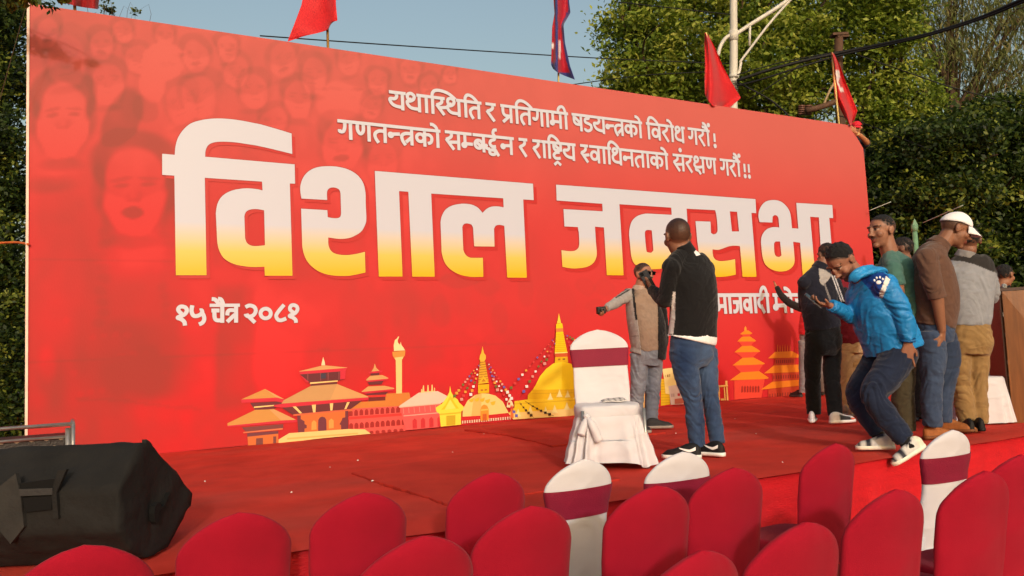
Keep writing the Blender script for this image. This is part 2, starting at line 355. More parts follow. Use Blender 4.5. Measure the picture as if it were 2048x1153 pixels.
# ---- things printed on it: flat shapes, each a little proud of the one below
class Print:
    def __init__(s): s.V, s.F, s.c, s.k = [], [], [], 0
    def poly(s, pts, col, holes=(), k=None, d=(0, 0)):
        loops = [[Vector((q[0], 0, q[2])) for q in (on_y(x + d[0], y + d[1], YB) for x, y in L)] for L in [pts, *holes]]
        s.add(loops, col, k)
    def add(s, loops, col, k=None):
        if k is None: k = s.k; s.k += 1
        y = YB - 0.007 - 0.0003 * k
        flat = [v for L in loops for v in L]; n = len(s.V)
        s.V += [[v.x, y, v.z] for v in flat]; s.c += [lin(col)] * len(flat)
        s.F += [[i + n for i in t] for t in tessellate_polygon(loops)]
    def build(s, name, rough=0.45): return mesh(name, s.V, s.F, M('print ink', rough=rough, attr=True, var=0.02, vscale=14, bump=0.05, bscale=40, spec=0.35), banner, smooth=False, col=np.array(s.c))
def Z(x0, y0, f, pts): return [(x0 + x / f, y0 + y / f) for x, y in pts]
z1 = lambda p: Z(300, 220, 2.8825, p)
z2 = lambda p: Z(580, 300, 3.844, p)
z3 = lambda p: Z(1090, 340, 3.357, p)
HEAD = [
 (z1([(70,255),(142,261),(146,215),(160,165),(190,118),(235,80),(300,60),(370,52),(450,54),(540,66),(640,86),(740,115),(815,138),(819,256),(760,241),(680,222),(600,205),(500,190),(420,185),(365,190),(335,206),(320,235),(317,272),(833,316),(835,427),(805,426),(820,957),(661,957),(659,905),(600,907),(540,902),(480,888),(430,860),(402,820),(388,770),(384,700),(379,600),(388,545),(410,505),(445,478),(490,462),(550,454),(610,458),(648,466),(645,415),(315,393),(325,954),(149,954),(140,381),(70,376)]),
  [z1([(657,580),(610,573),(575,577),(552,590),(543,615),(547,740),(558,768),(580,783),(610,787),(662,782)])]),
 (z2([(86,376),(78,320),(80,270),(100,215),(140,168),(200,138),(280,128),(370,133),(450,155),(515,195),(560,255),(578,330),(580,420),(585,530),(575,580),(545,630),(500,660),(450,680),(380,686),(292,675),(293,725),(305,765),(330,792),(370,806),(430,811),(500,803),(574,786),(578,944),(520,957),(440,970),(340,968),(260,952),(195,920),(140,870),(108,810),(93,740),(84,454),(285,466),(288,520),(330,527),(365,527),(385,515),(391,490),(387,340),(378,310),(355,295),(325,291),(298,300),(283,325),(284,387)]), []),
 (z2([(650,164),(1865,262),(1871,388),(1790,383),(1818,984),(1668,983),(1645,586),(1610,578),(1580,585),(1566,610),(1570,745),(1414,743),(1405,600),(1392,575),(1360,567),(1335,573),(1322,595),(1330,770),(1345,805),(1375,828),(1410,832),(1480,831),(1484,977),(1400,978),(1330,968),(1270,945),(1215,905),(1180,850),(1163,780),(1155,560),(1165,510),(1195,460),(1245,430),(1320,416),(1390,422),(1440,445),(1478,486),(1510,455),(1550,438),(1600,437),(1640,444),(1637,374),(1083,338),(1110,976),(938,976),(908,324),(836,319),(863,975),(681,975)]), []),
 (z3([(72,101),(1410,198),(1415,292),(1383,290),(1417,719),(1324,719),(1306,513),(1270,510),(1230,515),(1195,528),(1160,538),(1122,535),(1123,560),(1130,590),(1150,608),(1180,614),(1225,610),(1273,601),(1278,704),(1220,716),(1160,720),(1110,715),(1070,700),(1045,670),(1035,600),(1020,480),(1008,346),(1108,349),(1112,425),(1128,434),(1145,430),(1156,405),(1150,320),(1140,272),(948,262),(975,715),(865,713),(860,640),(830,655),(780,664),(720,668),(660,665),(620,650),(590,620),(575,570),(562,440),(567,385),(585,340),(620,310),(670,296),(720,297),(780,300),(848,303),(845,255),(497,232),(525,709),(413,708),(393,388),(333,383),(338,470),(345,560),(338,600),(318,630),(285,650),(240,660),(180,663),(115,653),(108,541),(160,547),(195,545),(217,530),(227,505),(225,430),(218,385),(128,381),(122,265),(385,280),(382,229),(76,207)]),
  [z3([(690,405),(715,408),(725,540),(710,558),(690,555),(678,540),(668,430),(675,408)]), z3([(1238,280),(1287,283),(1300,415),(1252,415)])]),
 (z3([(1438,352),(1430,310),(1438,265),(1465,225),(1500,207),(1550,205),(1590,220),(1625,255),(1645,300),(1655,393),(1698,396),(1684,223),(1926,238),(1931,326),(1905,323),(1940,715),(1860,715),(1836,320),(1777,316),(1812,712),(1728,712),(1710,490),(1663,484),(1670,560),(1672,620),(1655,655),(1620,678),(1570,683),(1520,670),(1480,640),(1460,595),(1450,520),(1448,470),(1460,430),(1490,398),(1530,386),(1570,388),(1565,330),(1555,310),(1540,304),(1525,315),(1524,355)]),
  [z3([(1575,482),(1585,575),(1570,587),(1550,583),(1538,560),(1535,500),(1545,482)])])]
def smooth(pts, sub=4, mx=34):
    P = np.array(pts, float); n = len(P); out = []
    e = np.roll(P, -1, 0) - P; ln = np.linalg.norm(e, axis=1); d = e / np.maximum(ln, 1e-6)[:, None]
    turn = np.degrees(np.arccos(np.clip(np.sum(np.roll(d, 1, 0) * d, 1), -1, 1))); soft = turn < 48
    for i in range(n):
        j = (i + 1) % n; out.append(tuple(P[i]))
        if ln[i] > mx or not (soft[i] or soft[j]): continue
        p0 = P[i - 1] if soft[i] and ln[i - 1] < mx else (P[i] - e[i] if not soft[i] else P[i] - d[i - 1] * ln[i])
        p3 = P[(j + 1) % n] if soft[j] and ln[j] < mx else (P[j] + e[i] if not soft[j] else P[j] + d[j] * ln[i])
        for t in np.linspace(0, 1, sub + 1)[1:-1]: out.append(tuple(0.5 * (2 * P[i] + (P[j] - p0) * t + (2 * p0 - 5 * P[i] + 4 * P[j] - p3) * t * t + (3 * P[i] - p0 - 3 * P[j] + p3) * t ** 3)))
    return out
HEAD = [(smooth(o_), [smooth(q) for q in h_]) for o_, h_ in HEAD]
pr = Print()
for o_, h_ in HEAD: pr.poly(o_, (176, 38, 36), h_, 0, (7, 7))
pr.build('headline_drop_shadow')
for o_ in (1,):
    pr = Print()
    for q, h_ in HEAD:
        for dx, dy in ((-1, -1), (1, 1), (1, -1), (-1, 1)): pr.poly(q, (150, 40, 38), h_, 2 + [(-1, -1), (1, 1), (1, -1), (-1, 1)].index((dx, dy)), (dx, dy))
    pr.build('headline_outline')
pr = Print()
for o_, h_ in HEAD: pr.poly(o_, (240, 232, 228), h_, 8)
hl = pr.build('headline_lettering')
# white above, yellow below: the ink itself is graded
m = bpy.data.materials.new('headline ink'); m.use_nodes = True; t_ = m.node_tree
p_ = t_.nodes['Principled BSDF']; p_.inputs['Roughness'].default_value = 0.45
tc = t_.nodes.new('ShaderNodeTexCoord'); sp = t_.nodes.new('ShaderNodeSeparateXYZ'); mr = t_.nodes.new('ShaderNodeMapRange'); cr = t_.nodes.new('ShaderNodeValToRGB')
t_.links.new(tc.outputs['Object'], sp.inputs[0]); t_.links.new(sp.outputs['Z'], mr.inputs['Value'])
mr.inputs['From Min'].default_value = on_y(900, 556, YB)[2] - STAGE; mr.inputs['From Max'].default_value = on_y(900, 462, YB)[2] - STAGE
e = cr.color_ramp.elements; e[0].color = (*lin((216, 170, 0)), 1); e[0].position = 0.08; e[1].color = (*lin((184, 188, 203)), 1); e[1].position = 0.98
e2 = cr.color_ramp.elements.new(0.45); e2.color = (*lin((218, 182, 84)), 1)
t_.links.new(mr.outputs['Result'], cr.inputs['Fac']); t_.links.new(cr.outputs['Color'], p_.inputs['Base Color'])
hl.data.materials[0] = m

# ---- smaller lettering, drawn as pen strokes of a letter set
def curve(P, k=6): return catmull(P, k)
def ring(cx, cy, rx, ry, n=20): t = np.linspace(0, 2 * math.pi, n + 1); return np.stack([cx + rx * np.cos(t), cy + ry * np.sin(t)], 1)
S = lambda x, a=1.0, b=0.0: np.array([(x, a), (x, b)], float)
def L(*p): return np.array(p, float)
def Cv(*p): return curve(p)
GL = {  # name: (advance, head line from, to, strokes)
 'ya': (.92, 0, .92, [Cv((.36,1),(.43,.8),(.31,.64),(.05,.6),(.13,.36),(.35,.22),(.7,.18)), S(.74)]),
 'tha': (.96, .6, .96, [Cv((.34,.74),(.2,.7),(.1,.82),(.14,1.0),(.32,1.06),(.48,.92),(.42,.72),(.28,.62),(.08,.56),(.14,.34),(.34,.2),(.7,.18)), S(.76)]),
 'aa': (.36, 0, .36, [S(.2)]),
 'i2': (.36, 0, .36, [S(.2), Cv((.2,1),(.2,1.22),(.36,1.42),(.62,1.44),(.92,1.3),(1.2,1.04))]),
 'i3': (.36, 0, .36, [S(.2), Cv((.2,1),(.2,1.22),(.36,1.42),(.7,1.46),(1.15,1.34),(1.55,1.04))]),
 'i1': (.36, 0, .36, [S(.2), Cv((.2,1),(.2,1.22),(.32,1.4),(.52,1.4),(.76,1.24),(.92,1.04))]),
 'ii': (.36, 0, .36, [S(.2), Cv((-.3,1),(-.3,1.22),(-.14,1.4),(.06,1.36),(.2,1.02))]),
 's_': (.62, 0, .55, [Cv((.34,1),(.38,.8),(.26,.66),(.06,.56)), L((.06,.6),(.5,.0)), L((.26,.42),(.62,.48))]),
 'sa': (.95, 0, .95, [Cv((.34,1),(.38,.8),(.26,.66),(.06,.56)), L((.06,.6),(.5,.0)), L((.26,.42),(.76,.46)), S(.78)]),
 'ta': (.82, 0, .82, [Cv((.62,.66),(.34,.66),(.14,.5),(.14,.26),(.3,-.02)), S(.64)]),
 'ra': (.62, 0, .6, [Cv((.38,1),(.42,.8),(.3,.66),(.08,.56)), L((.06,.6),(.5,-.02))]),
 'pra': (.84, 0, .84, [Cv((.17,1),(.17,.62),(.3,.44),(.62,.42)), L((.56,.42),(.14,.02)), S(.66)]),
 'ga': (.82, 0, .82, [Cv((.36,1),(.36,.68),(.28,.44),(.12,.42),(.1,.54)), S(.64)]),
 'ma': (.9, 0, .9, [S(.2,1,.36), L((.2,.42),(.7,.42)), ring(.15,.33,.09,.09), S(.72)]),
 'm_': (.66, 0, .6, [S(.2,1,.36), L((.2,.42),(.66,.42)), ring(.15,.33,.09,.09)]),
 'ssa': (.84, 0, .84, [Cv((.17,1),(.17,.62),(.3,.44),(.62,.42)), L((.2,.86),(.58,.54)), S(.66)]),
 'da_': (.72, 0, .72, [Cv((.4,1),(.36,.86),(.14,.8),(.12,.62),(.34,.54),(.54,.44),(.52,.2),(.3,.08),(.12,.14),(.12,.24))]),
 'n_': (.58, 0, .58, [L((.08,.54),(.6,.6)), ring(.12,.5,.08,.09)]),
 'tra': (.8, 0, .8, [Cv((.62,.68),(.3,.66),(.12,.52),(.14,.26),(.3,-.02)), L((.6,.44),(.32,.16)), S(.64)]),
 'ka': (1.06, 0, 1.06, [ring(.3,.5,.2,.22), Cv((.52,.68),(.76,.72),(.92,.56),(.88,.3),(.7,.2)), S(.54)]),
 'o': (.36, 0, .36, [S(.2), Cv((.2,1),(.12,1.22),(-.06,1.36),(-.2,1.36))]),
 'aun': (.36, 0, .36, [S(.2), Cv((.2,1),(.1,1.28),(-.08,1.46),(-.22,1.46)), Cv((.16,1),(.02,1.16),(-.14,1.24),(-.26,1.22)), ring(.3,1.4,.05,.06)]),
 'va': (.82, 0, .82, [ring(.34,.46,.22,.24), S(.64)]),
 'ba': (.82, 0, .82, [ring(.34,.46,.22,.24), L((.2,.6),(.48,.32)), S(.64)]),
 'dha': (.84, .54, .84, [Cv((.34,.76),(.2,.72),(.12,.84),(.16,.98),(.32,1.02),(.44,.88),(.3,.7),(.12,.58),(.12,.34),(.3,.2),(.64,.18)), S(.66)]),
 'na_': (.92, 0, .92, [Cv((.17,1),(.17,.6),(.3,.4),(.45,.56),(.46,1)), S(.74)]),
 'na': (.82, 0, .82, [L((.1,.52),(.64,.56)), ring(.14,.48,.08,.09), S(.64)]),
 'rddha': (.86, 0, .86, [Cv((.48,1),(.48,.84),(.26,.74),(.2,.54),(.34,.4),(.56,.42)), ring(.34,.06,.18,.14), Cv((.02,.5),(-.06,.34),(.06,.24),(.2,.24)), L((.44,.34),(.72,-.14)),
                        Cv((.56,1),(.42,1.18),(.48,1.4),(.66,1.42))]),
 'stra': (.84, 0, .84, [Cv((.17,1),(.17,.7),(.3,.56),(.62,.54)), L((.2,.9),(.56,.64)), S(.66,1,.5), Cv((.56,.44),(.28,.4),(.14,.24),(.24,.08),(.46,.06),(.62,.1)), L((.14,-.34),(.38,-.16),(.62,-.34))]),
 'ksha': (.96, .54, .96, [Cv((.34,.72),(.2,.72),(.12,.86),(.2,1.02),(.38,.98),(.38,.78),(.14,.64),(.1,.46),(.3,.36),(.74,.42)), Cv((.2,.4),(.2,.2),(.4,.14),(.56,-.08)), S(.78)]),
 'san': (.95, 0, .95, [Cv((.34,1),(.38,.8),(.26,.66),(.06,.56)), L((.06,.6),(.5,.0)), L((.26,.42),(.76,.46)), S(.78), ring(.62,1.36,.05,.06)]),
 'ja': (.86, 0, .86, [L((.08,.62),(.66,.62)), Cv((.4,.62),(.42,.34),(.3,.14),(.06,.12)), S(.68)]),
 'da': (.66, 0, .66, [Cv((.44,1),(.44,.84),(.2,.74),(.12,.54),(.24,.36),(.46,.38)), L((.34,.34),(.56,.0))]),
 'rcha': (.84, 0, .84, [L((.08,.7),(.44,.7)), Cv((.24,.68),(.24,.42),(.36,.26),(.66,.22)), S(.66), Cv((.66,1),(.5,1.18),(.56,1.4),(.74,1.42))]),
 '!': (.3, 0, 0, [S(.14,.9,.34), ring(.14,.08,.05,.06)]),
}
def stroke(P, wd):
    """outline of a pen stroke of width wd along P (2D, metres)"""
    P = np.asarray(P, float); n = len(P)
    closed = np.allclose(P[0], P[-1]) and n > 4
    T = np.gradient(P, axis=0)
    if closed: T[0] = T[-1] = P[1] - P[-2]
    T /= np.maximum(np.linalg.norm(T, axis=1, keepdims=True), 1e-9)
    N = np.stack([-T[:, 1], T[:, 0]], 1)
    return P + N * wd / 2, P - N * wd / 2
def words(pr, items, fat, dcol, lcol):
    """items: (glyphs, left top px, right top px, left foot px) -> laid out on the wall"""
    k = 0
    for glyphs, a, b_, hpx in items:
        A, B = on_y(*a, YB), on_y(*b_, YB); F0 = on_y(*hpx, YB)
        hgt = (A[2] + (B[2] - A[2]) * 0.5) - F0[2]; base = F0[2]
        adv = sum(GL[g][0] for g in glyphs); sx = (B[0] - A[0]) / adv; x = A[0]
        runs = []
        for g in glyphs:
            ad, h0, h1, st = GL[g]
            if h1 > h0:
                if runs and abs(runs[-1][1] - (x + h0 * sx)) < 0.004: runs[-1][1] = x + h1 * sx
                else: runs.append([x + h0 * sx, x + h1 * sx])
            for s in st:
                q = np.array(s) * [sx, hgt] + [x, base]; k += 1
                yield_stroke(pr, q, fat, k, dcol, lcol)
            x += ad * sx
        for r0, r1 in runs:
            yield_stroke(pr, np.array([(r0, base + hgt), (r1, base + hgt)]), fat * 0.95, k, dcol, lcol, 22)
def yield_stroke(pr, q, fat, k, dcol, lcol, top=None):
    for wd, col, lev, ext in ((fat * 1.2, dcol, (k % 6), fat * 0.09), (fat, lcol, top or 7 + (k % 14), 0.0)):
        a, b_ = stroke(q, wd)
        if ext and not np.allclose(q[0], q[-1]):
            t0 = unit(q[0] - q[1]) * ext; t1 = unit(q[-1] - q[-2]) * ext
            a = np.vstack([a[0] + t0, a, a[-1] + t1]); b_ = np.vstack([b_[0] + t0, b_, b_[-1] + t1])
        n = len(pr.V); y = YB - 0.007 - 0.0003 * lev
        sl_ = np.linspace(0, .00025, len(a))                # a stroke that crosses itself stays above itself
        pr.V += [[v[0], y - d_, v[1]] for v, d_ in zip(a, sl_)] + [[v[0], y - d_, v[1]] for v, d_ in zip(b_, sl_)]; pr.c += [lin(col)] * (2 * len(a))
        pr.F += [[n + i, n + i + 1, n + len(a) + i + 1, n + len(a) + i] for i in range(len(a) - 1)]
WHT, DRK = (188, 192, 206), (138, 52, 48)
def lin_y(x, p, q): return p[1] + (q[1] - p[1]) * (x - p[0]) / (q[0] - p[0])
t1_ = lambda x: lin_y(x, (777, 184.8), (1418, 263.4)); f1_ = lambda x: lin_y(x, (804, 221.5), (1415.5, 293.5))
t2_ = lambda x: lin_y(x, (674, 242.6), (1479, 324.4)); f2_ = lambda x: lin_y(x, (701, 280.5), (1476, 354.2))
def W(g, x0, x1, t, f): return (g.split(), (x0, t(x0)), (x1, t(x1)), ((x0 + x1) / 2, f((x0 + x1) / 2)))
pr = Print()
for it in [W('ya tha aa i3 s_ tha i1 ta', 777, 962, t1_, f1_), W('ra', 970, 991, t1_, f1_), W('pra i2 ta ga aa ma ii', 999.5, 1135, t1_, f1_), W('ssa da_ ya n_ tra ka o', 1142, 1283, t1_, f1_),
           W('i1 va ra o dha', 1290.5, 1368, t1_, f1_), W('ga ra aun', 1374, 1418, t1_, f1_), W('!', 1424, 1431, t1_, f1_),
           W('ga na_ ta n_ tra ka o', 674, 880, t2_, f2_), W('sa m_ ba rddha na', 888.7, 1026.5, t2_, f2_), W('ra', 1036, 1054, t2_, f2_), W('ra aa i1 stra ya', 1063.4, 1150, t2_, f2_),
           W('s_ va aa i1 dha na ta aa ka o', 1159, 1335, t2_, f2_), W('san ra ksha na_', 1344, 1431, t2_, f2_), W('ga ra aun', 1438, 1479, t2_, f2_), W('!', 1484.5, 1490.5, t2_, f2_), W('!', 1493, 1499, t2_, f2_)]:
    words(pr, [it], 0.044, DRK, WHT)
pr.build('slogan_lettering')
t3_ = lambda x: lin_y(x, (1431, 591), (1600, 590.5)); f3_ = lambda x: lin_y(x, (1431, 628.5), (1600, 626))
pr = Print()
for it in [W('sa ma aa ja va aa da ii', 1404, 1537, t3_, f3_), W('ma o rcha aa', 1543.7, 1624, t3_, f3_)]: words(pr, [it], 0.062, DRK, WHT)
pr.build('party_lettering')
zd = lambda p: np.array([on_y(330 + x / 6.827, 580 + y / 6.827, YB)[[0, 2]] for x, y in p])
DATE = [(((226,330),(180,280),(196,240),(234,230),(280,246),(296,290),(264,338),(200,366),(172,384),(222,404),(262,440),(272,490)), 1),
 (((372,214),(360,290),(384,350),(430,360),(480,340),(505,306),(496,282),(474,286)), 1), (((486,300),(520,340),(534,400),(510,450),(462,474)), 1),
 (((608,214),(1020,212)), 0), (((780,210),(780,452)), 0), (((632,284),(742,284)), 0), (((672,284),(676,380),(704,416),(770,418)), 1), (((636,128),(680,134),(716,172),(744,206)), 1), (((722,124),(760,132),(782,170),(790,206)), 1),
 (((968,210),(968,450)), 0), (((950,282),(890,280),(856,300),(848,352)), 1), (((952,340),(846,440)), 0),
 (((1096,240),(1150,216),(1214,236),(1236,290),(1206,346),(1150,368),(1108,352),(1100,330)), 1), (((1110,338),(1226,450)), 0),
 ([(1372 + 70 * math.cos(a), 325 + 66 * math.sin(a)) for a in np.linspace(0, 2 * math.pi, 25)], 0),
 (((1624,206),(1560,280),(1516,352),(1540,408),(1590,416),(1652,392)), 1),
 (((1750,312),(1704,270),(1714,224),(1752,210),(1796,230),(1806,272),(1776,318),(1722,344),(1698,360),(1742,380),(1780,412),(1786,452)), 1)]
pr = Print()
for i, (p, sm) in enumerate(DATE):
    q = zd(p); q = curve(q) if sm else q
    yield_stroke(pr, q, 0.036 if i in (3,) else 0.043, i, DRK, WHT)
pr.build('date_lettering')
# ---- the printed skyline along the foot of the wall
za = lambda *p: Z(440, 640, 4.436, p)
zb = lambda *p: Z(780, 600, 4.117, p)
zc = lambda *p: Z(1400, 560, 4.433, p)
zq = lambda *p: Z(1280, 700, 9.61, p)
ze = lambda *p: Z(1240, 660, 4.271, p)
TAN, TAN2, CRM, PUR, ORG, CREAM = (188, 134, 66), (194, 146, 92), (190, 36, 56), (98, 38, 46), (196, 102, 48), (228, 190, 122)
YEL, YEL2, YEL3, CREAM2 = (228, 190, 16), (214, 168, 22), (236, 208, 66), (228, 194, 120)
pr = Print()
def A(col, *p): pr.poly(za(*p), col)
# small pagoda
A(TAN,(185,708),(398,614),(500,692),(430,704)); A(TAN2,(398,614),(575,708),(500,692)); A(CRM,(185,706),(500,690),(575,706),(575,738),(490,722),(190,738))
A(PUR,(265,738),(500,725),(570,740),(480,790),(310,802)); A(CREAM,(300,770),(480,755),(480,765),(300,782))
A(TAN,(66,918),(310,800),(435,795),(545,896),(66,940)); A(TAN2,(435,795),(475,792),(680,890),(545,896)); A(CRM,(66,940),(545,893),(680,886),(680,908),(545,918),(66,952))
A((112,56,56),(190,955),(560,925),(560,960),(230,995)); A((200,104,70),(205,995),(555,960),(555,975),(205,1007)); A(ORG,(240,1007),(515,985),(515,1093),(248,1115)); A((104,52,62),(240,1007),(515,985),(515,1010),(240,1038))
A((110,58,56),(318,1052),(380,1048),(380,1105),(318,1110)); A((110,58,56),(470,1035),(497,1033),(497,1095),(470,1098))
# tower with three roofs, orange hall and torch column behind
A((192,116,50),(1145,792),(1230,730),(1310,725),(1312,690),(1470,682),(1470,655),(1675,645),(1690,700),(1580,768)); A((104,34,34),(1312,685),(1465,678),(1465,715),(1312,725))
A(TAN2,(1340,460),(1360,430),(1370,388),(1385,430),(1415,455)); A(CRM,(1315,462),(1440,450),(1433,466),(1320,478)); A(PUR,(1330,478),(1410,470),(1410,490),(1335,494))
A(TAN2,(1293,532),(1330,498),(1435,490),(1490,515),(1490,524),(1297,542)); A(CRM,(1297,540),(1490,522),(1480,537),(1305,552)); A(PUR,(1305,552),(1450,540),(1430,572),(1320,577))
A(TAN2,(1253,636),(1310,592),(1455,585),(1543,605),(1540,616),(1256,642)); A(CRM,(1256,640),(1540,614),(1530,630),(1285,656)); A(PUR,(1280,656),(1490,640),(1465,664),(1310,670)); A((196,44,40),(1255,692),(1310,670),(1470,664),(1470,682))
A(CREAM,(1555,350),(1610,345),(1610,652),(1560,655)); A((200,134,58),(1525,285),(1640,275),(1636,315),(1618,345),(1548,352),(1528,320)); A(CREAM,(1545,337),(1622,327),(1615,350),(1552,356))
A((232,204,150),(1540,278),(1537,225),(1548,180),(1565,168),(1578,148),(1585,150),(1572,185),(1575,205),(1592,222),(1600,195),(1606,225),(1625,250),(1638,272))
# arcade
A((212,82,76),(1140,790),(1580,765),(1640,860),(1640,985),(1345,1012),(1140,975)); A((208,52,48),(1135,862),(1640,826),(1640,848),(1135,886))
def arch(x, y, w_, h, col=(150, 38, 36)): A(col, (x - w_ / 2, y + h), (x - w_ / 2, y + h * .35), (x - w_ * .3, y + h * .08), (x, y), (x + w_ * .3, y + h * .07), (x + w_ / 2, y + h * .32), (x + w_ / 2, y + h * .97))
k0 = pr.k
for i in range(10): pr.k = k0; arch(1157 + 46.5 * i, 800 - 3.4 * i, 33, 56)
for i in range(11): pr.k = k0; arch(1160 + 46.5 * i, 916 - 3.6 * i, 36, 54)
for i in range(6): pr.k = k0; arch(1340 + 53 * i, 984 - 4 * i, 36, 26)
# main temple
A((230,204,160),(895,405),(900,375),(912,330),(925,375),(930,403)); A(TAN2,(700,457),(915,404),(1125,424),(1122,434),(703,464)); A(CRM,(700,460),(1125,426),(1110,457),(705,487))
A((92,34,42),(705,485),(1110,455),(1105,525),(1040,542),(790,562),(760,552)); A(CRM,(705,485),(790,556),(760,556)); A(CRM,(1062,458),(1112,454),(1105,525),(1062,530))
for x in (770, 884, 950, 1046): A((126,62,66),(x,476 - (x - 700) * .03),(x + 10,476 - (x - 700) * .03),(x + 8,548 - (x - 770) * .05),(x + 2,548 - (x - 770) * .05))
A((60,52,70),(890,478),(936,474),(936,520),(890,524)); A(CREAM,(795,556),(1040,538),(1040,548),(795,570)); A((100,40,40),(800,570),(1035,552),(1035,572),(800,588))
A((182,140,90),(800,588),(1035,570),(1312,682),(1310,692),(540,748),(560,715)); A(TAN2,(1035,570),(1312,682),(975,706)); A(CRM,(470,758),(560,742),(1312,688),(1312,712),(540,780),(478,772))
A((96,38,44),(545,780),(1260,715),(1140,802),(650,848))
for q in (((640,770),(668,768),(724,828),(703,830)), ((810,755),(846,752),(842,820),(822,822)), ((970,742),(1000,740),(992,803),(975,805)), ((1122,732),(1146,730),(1116,790),(1098,793))): A(CREAM, *q)
A((196,92,60),(645,838),(1170,790),(1170,810),(645,855)); A(ORG,(680,850),(1130,808),(1130,980),(690,1010))
A((104,46,56),(680,850),(712,848),(712,880),(745,900),(745,925),(765,935),(765,960),(745,965),(745,1003),(690,1010)); A((104,46,56),(1105,810),(1132,808),(1132,980),(1070,985),(1068,935),(1055,925),(1075,890),(1080,870),(1105,865))
A((104,46,60),(866,994),(866,890),(880,866),(902,858),(925,866),(938,886),(940,987)); A((218,146,72),(806,978),(808,910),(828,890),(850,908),(852,972)); A((218,146,72),(960,965),(960,895),(982,875),(1003,893),(1003,960))
A(CREAM,(515,1062),(610,1005),(1140,968),(1280,972),(1332,1010),(900,1050),(515,1096)); A((214,168,92),(590,1047),(1220,1000),(1220,1014),(590,1062))
def B(col, *p): pr.poly(zb(*p), col)
# white palace, yellow gate house
B((214,186,168),(65,882),(75,870),(230,765),(385,752),(480,800),(480,815),(410,852),(70,884)); B(CREAM,(248,767),(250,735),(256,735),(258,755),(266,705),(273,705),(276,755),(298,755),(302,702),(310,702),(314,752),(332,752),(336,700),(344,700),(347,750),(355,750),(357,725),(363,725),(365,755))
B((214,84,82),(75,882),(410,852),(400,1047),(120,1074)); B((226,150,140),(105,952),(395,926),(395,934),(105,960)); B((228,170,150),(70,880),(410,850),(410,858),(70,889))
for i in range(4): B((186,46,52), (180 + 68 * i,1062 - 6 * i),(178 + 68 * i,995 - 6 * i),(196 + 68 * i,975 - 6 * i),(214 + 68 * i,992 - 6 * i),(216 + 68 * i,1058 - 6 * i))
for i in range(7): B((228,130,124), (100 + 44 * i,892 - 4 * i),(104 + 44 * i,892 - 4 * i),(108 + 44 * i,938 - 4 * i),(104 + 44 * i,938 - 4 * i))
B(YEL3,(375,920),(368,888),(420,855),(460,800),(480,760),(487,710),(495,760),(520,800),(548,820),(560,845),(598,880),(595,905),(577,920),(577,1027),(410,1044),(400,940)); B((222,186,30),(412,905),(450,862),(487,790),(525,850),(560,895)); B((236,212,96),(440,905),(487,820),(535,895)); B((188,160,36),(455,955),(530,948),(530,1029),(455,1035)); B((206,176,40),(400,938),(578,922),(578,934),(400,950))
# white domed stupa
B((190,36,38),(575,962),(1000,928),(1000,970),(575,1002)); B(CREAM2,(588,962),(590,900),(630,830),(690,785),(745,770),(800,772),(860,790),(920,840),(950,900),(968,930),(780,950)); B((214,172,96),(690,785),(745,770),(740,950),(660,958),(672,860))
for i in range(5): B((216,170,44), (640 + 44 * i,826 - 10 * i + 4 * i * i * .9),(684 + 44 * i,806 - 8 * i + 4 * i * i * .9),(676 + 44 * i,836 - 8 * i + 3.6 * i * i),(662 + 44 * i,844 - 8 * i + 3.6 * i * i),(648 + 44 * i,838 - 8 * i + 3.6 * i * i))
k0 = pr.k
for i in range(21): pr.k = k0; x = 584 + 19.5 * i; y = 996 - 1.72 * i; B((226,196,170), (x, y),(x + 10, y - 1),(x + 10, y + 22),(x, y + 23))
B((214,140,46),(735,998),(735,905),(745,874),(765,862),(790,872),(803,900),(803,992)); B((190,90,36),(752,996),(752,940),(786,938),(786,994)); B((232,180,80),(740,902),(798,896),(800,908),(738,914))
B(YEL2,(715,772),(715,700),(805,694),(805,766)); B((168,104,30),(736,752),(736,738),(756,736),(756,750)); B((168,104,30),(768,750),(768,736),(788,734),(788,748)); B((204,154,40),(715,696),(730,510),(772,505),(803,684))
for i in range(9): B((150,98,30), (717 + 1.6 * i, 676 - 20 * i),(800 - 3.2 * i, 668 - 20 * i),(800 - 3.2 * i, 673 - 20 * i),(717 + 1.6 * i, 681 - 20 * i))
B((224,172,56),(725,490),(728,465),(740,440),(750,383),(762,440),(778,460),(778,485),(765,508),(735,510)); B((222,170,40),(716,690),(758,628),(802,684)); B((176,120,30),(740,676),(758,648),(780,672))
# great yellow stupa
B((232,196,60),(1362,197),(1378,113),(1395,194)); B(YEL,(1353,242),(1357,200),(1405,195),(1412,237)); B((212,120,54),(1352,238),(1412,234),(1414,266),(1354,270)); B(YEL,(1355,268),(1412,264),(1447,436),(1343,441))
for i in range(10): B((204,158,14), (1356 - 1.2 * i, 284 + 15.5 * i),(1416 + 3.1 * i, 281 + 15.5 * i),(1416 + 3.1 * i, 285 + 15.5 * i),(1356 - 1.2 * i, 288 + 15.5 * i))
B((236,214,120),(1343,436),(1447,431),(1447,438),(1343,444)); B((196,84,38),(1343,444),(1447,438),(1447,470),(1345,476)); B(YEL2,(1345,474),(1447,469),(1452,518),(1342,524)); B((150,100,20),(1368,500),(1368,486),(1388,484),(1388,498)); B((150,100,20),(1406,498),(1406,484),(1428,482),(1428,496))
B(YEL,(1172,745),(1190,690),(1220,630),(1270,570),(1330,525),(1400,510),(1470,525),(1540,560),(1600,640),(1640,745)); B((232,200,40),(1158,745),(1400,740),(1400,512),(1330,526),(1270,572),(1222,632),(1192,690))
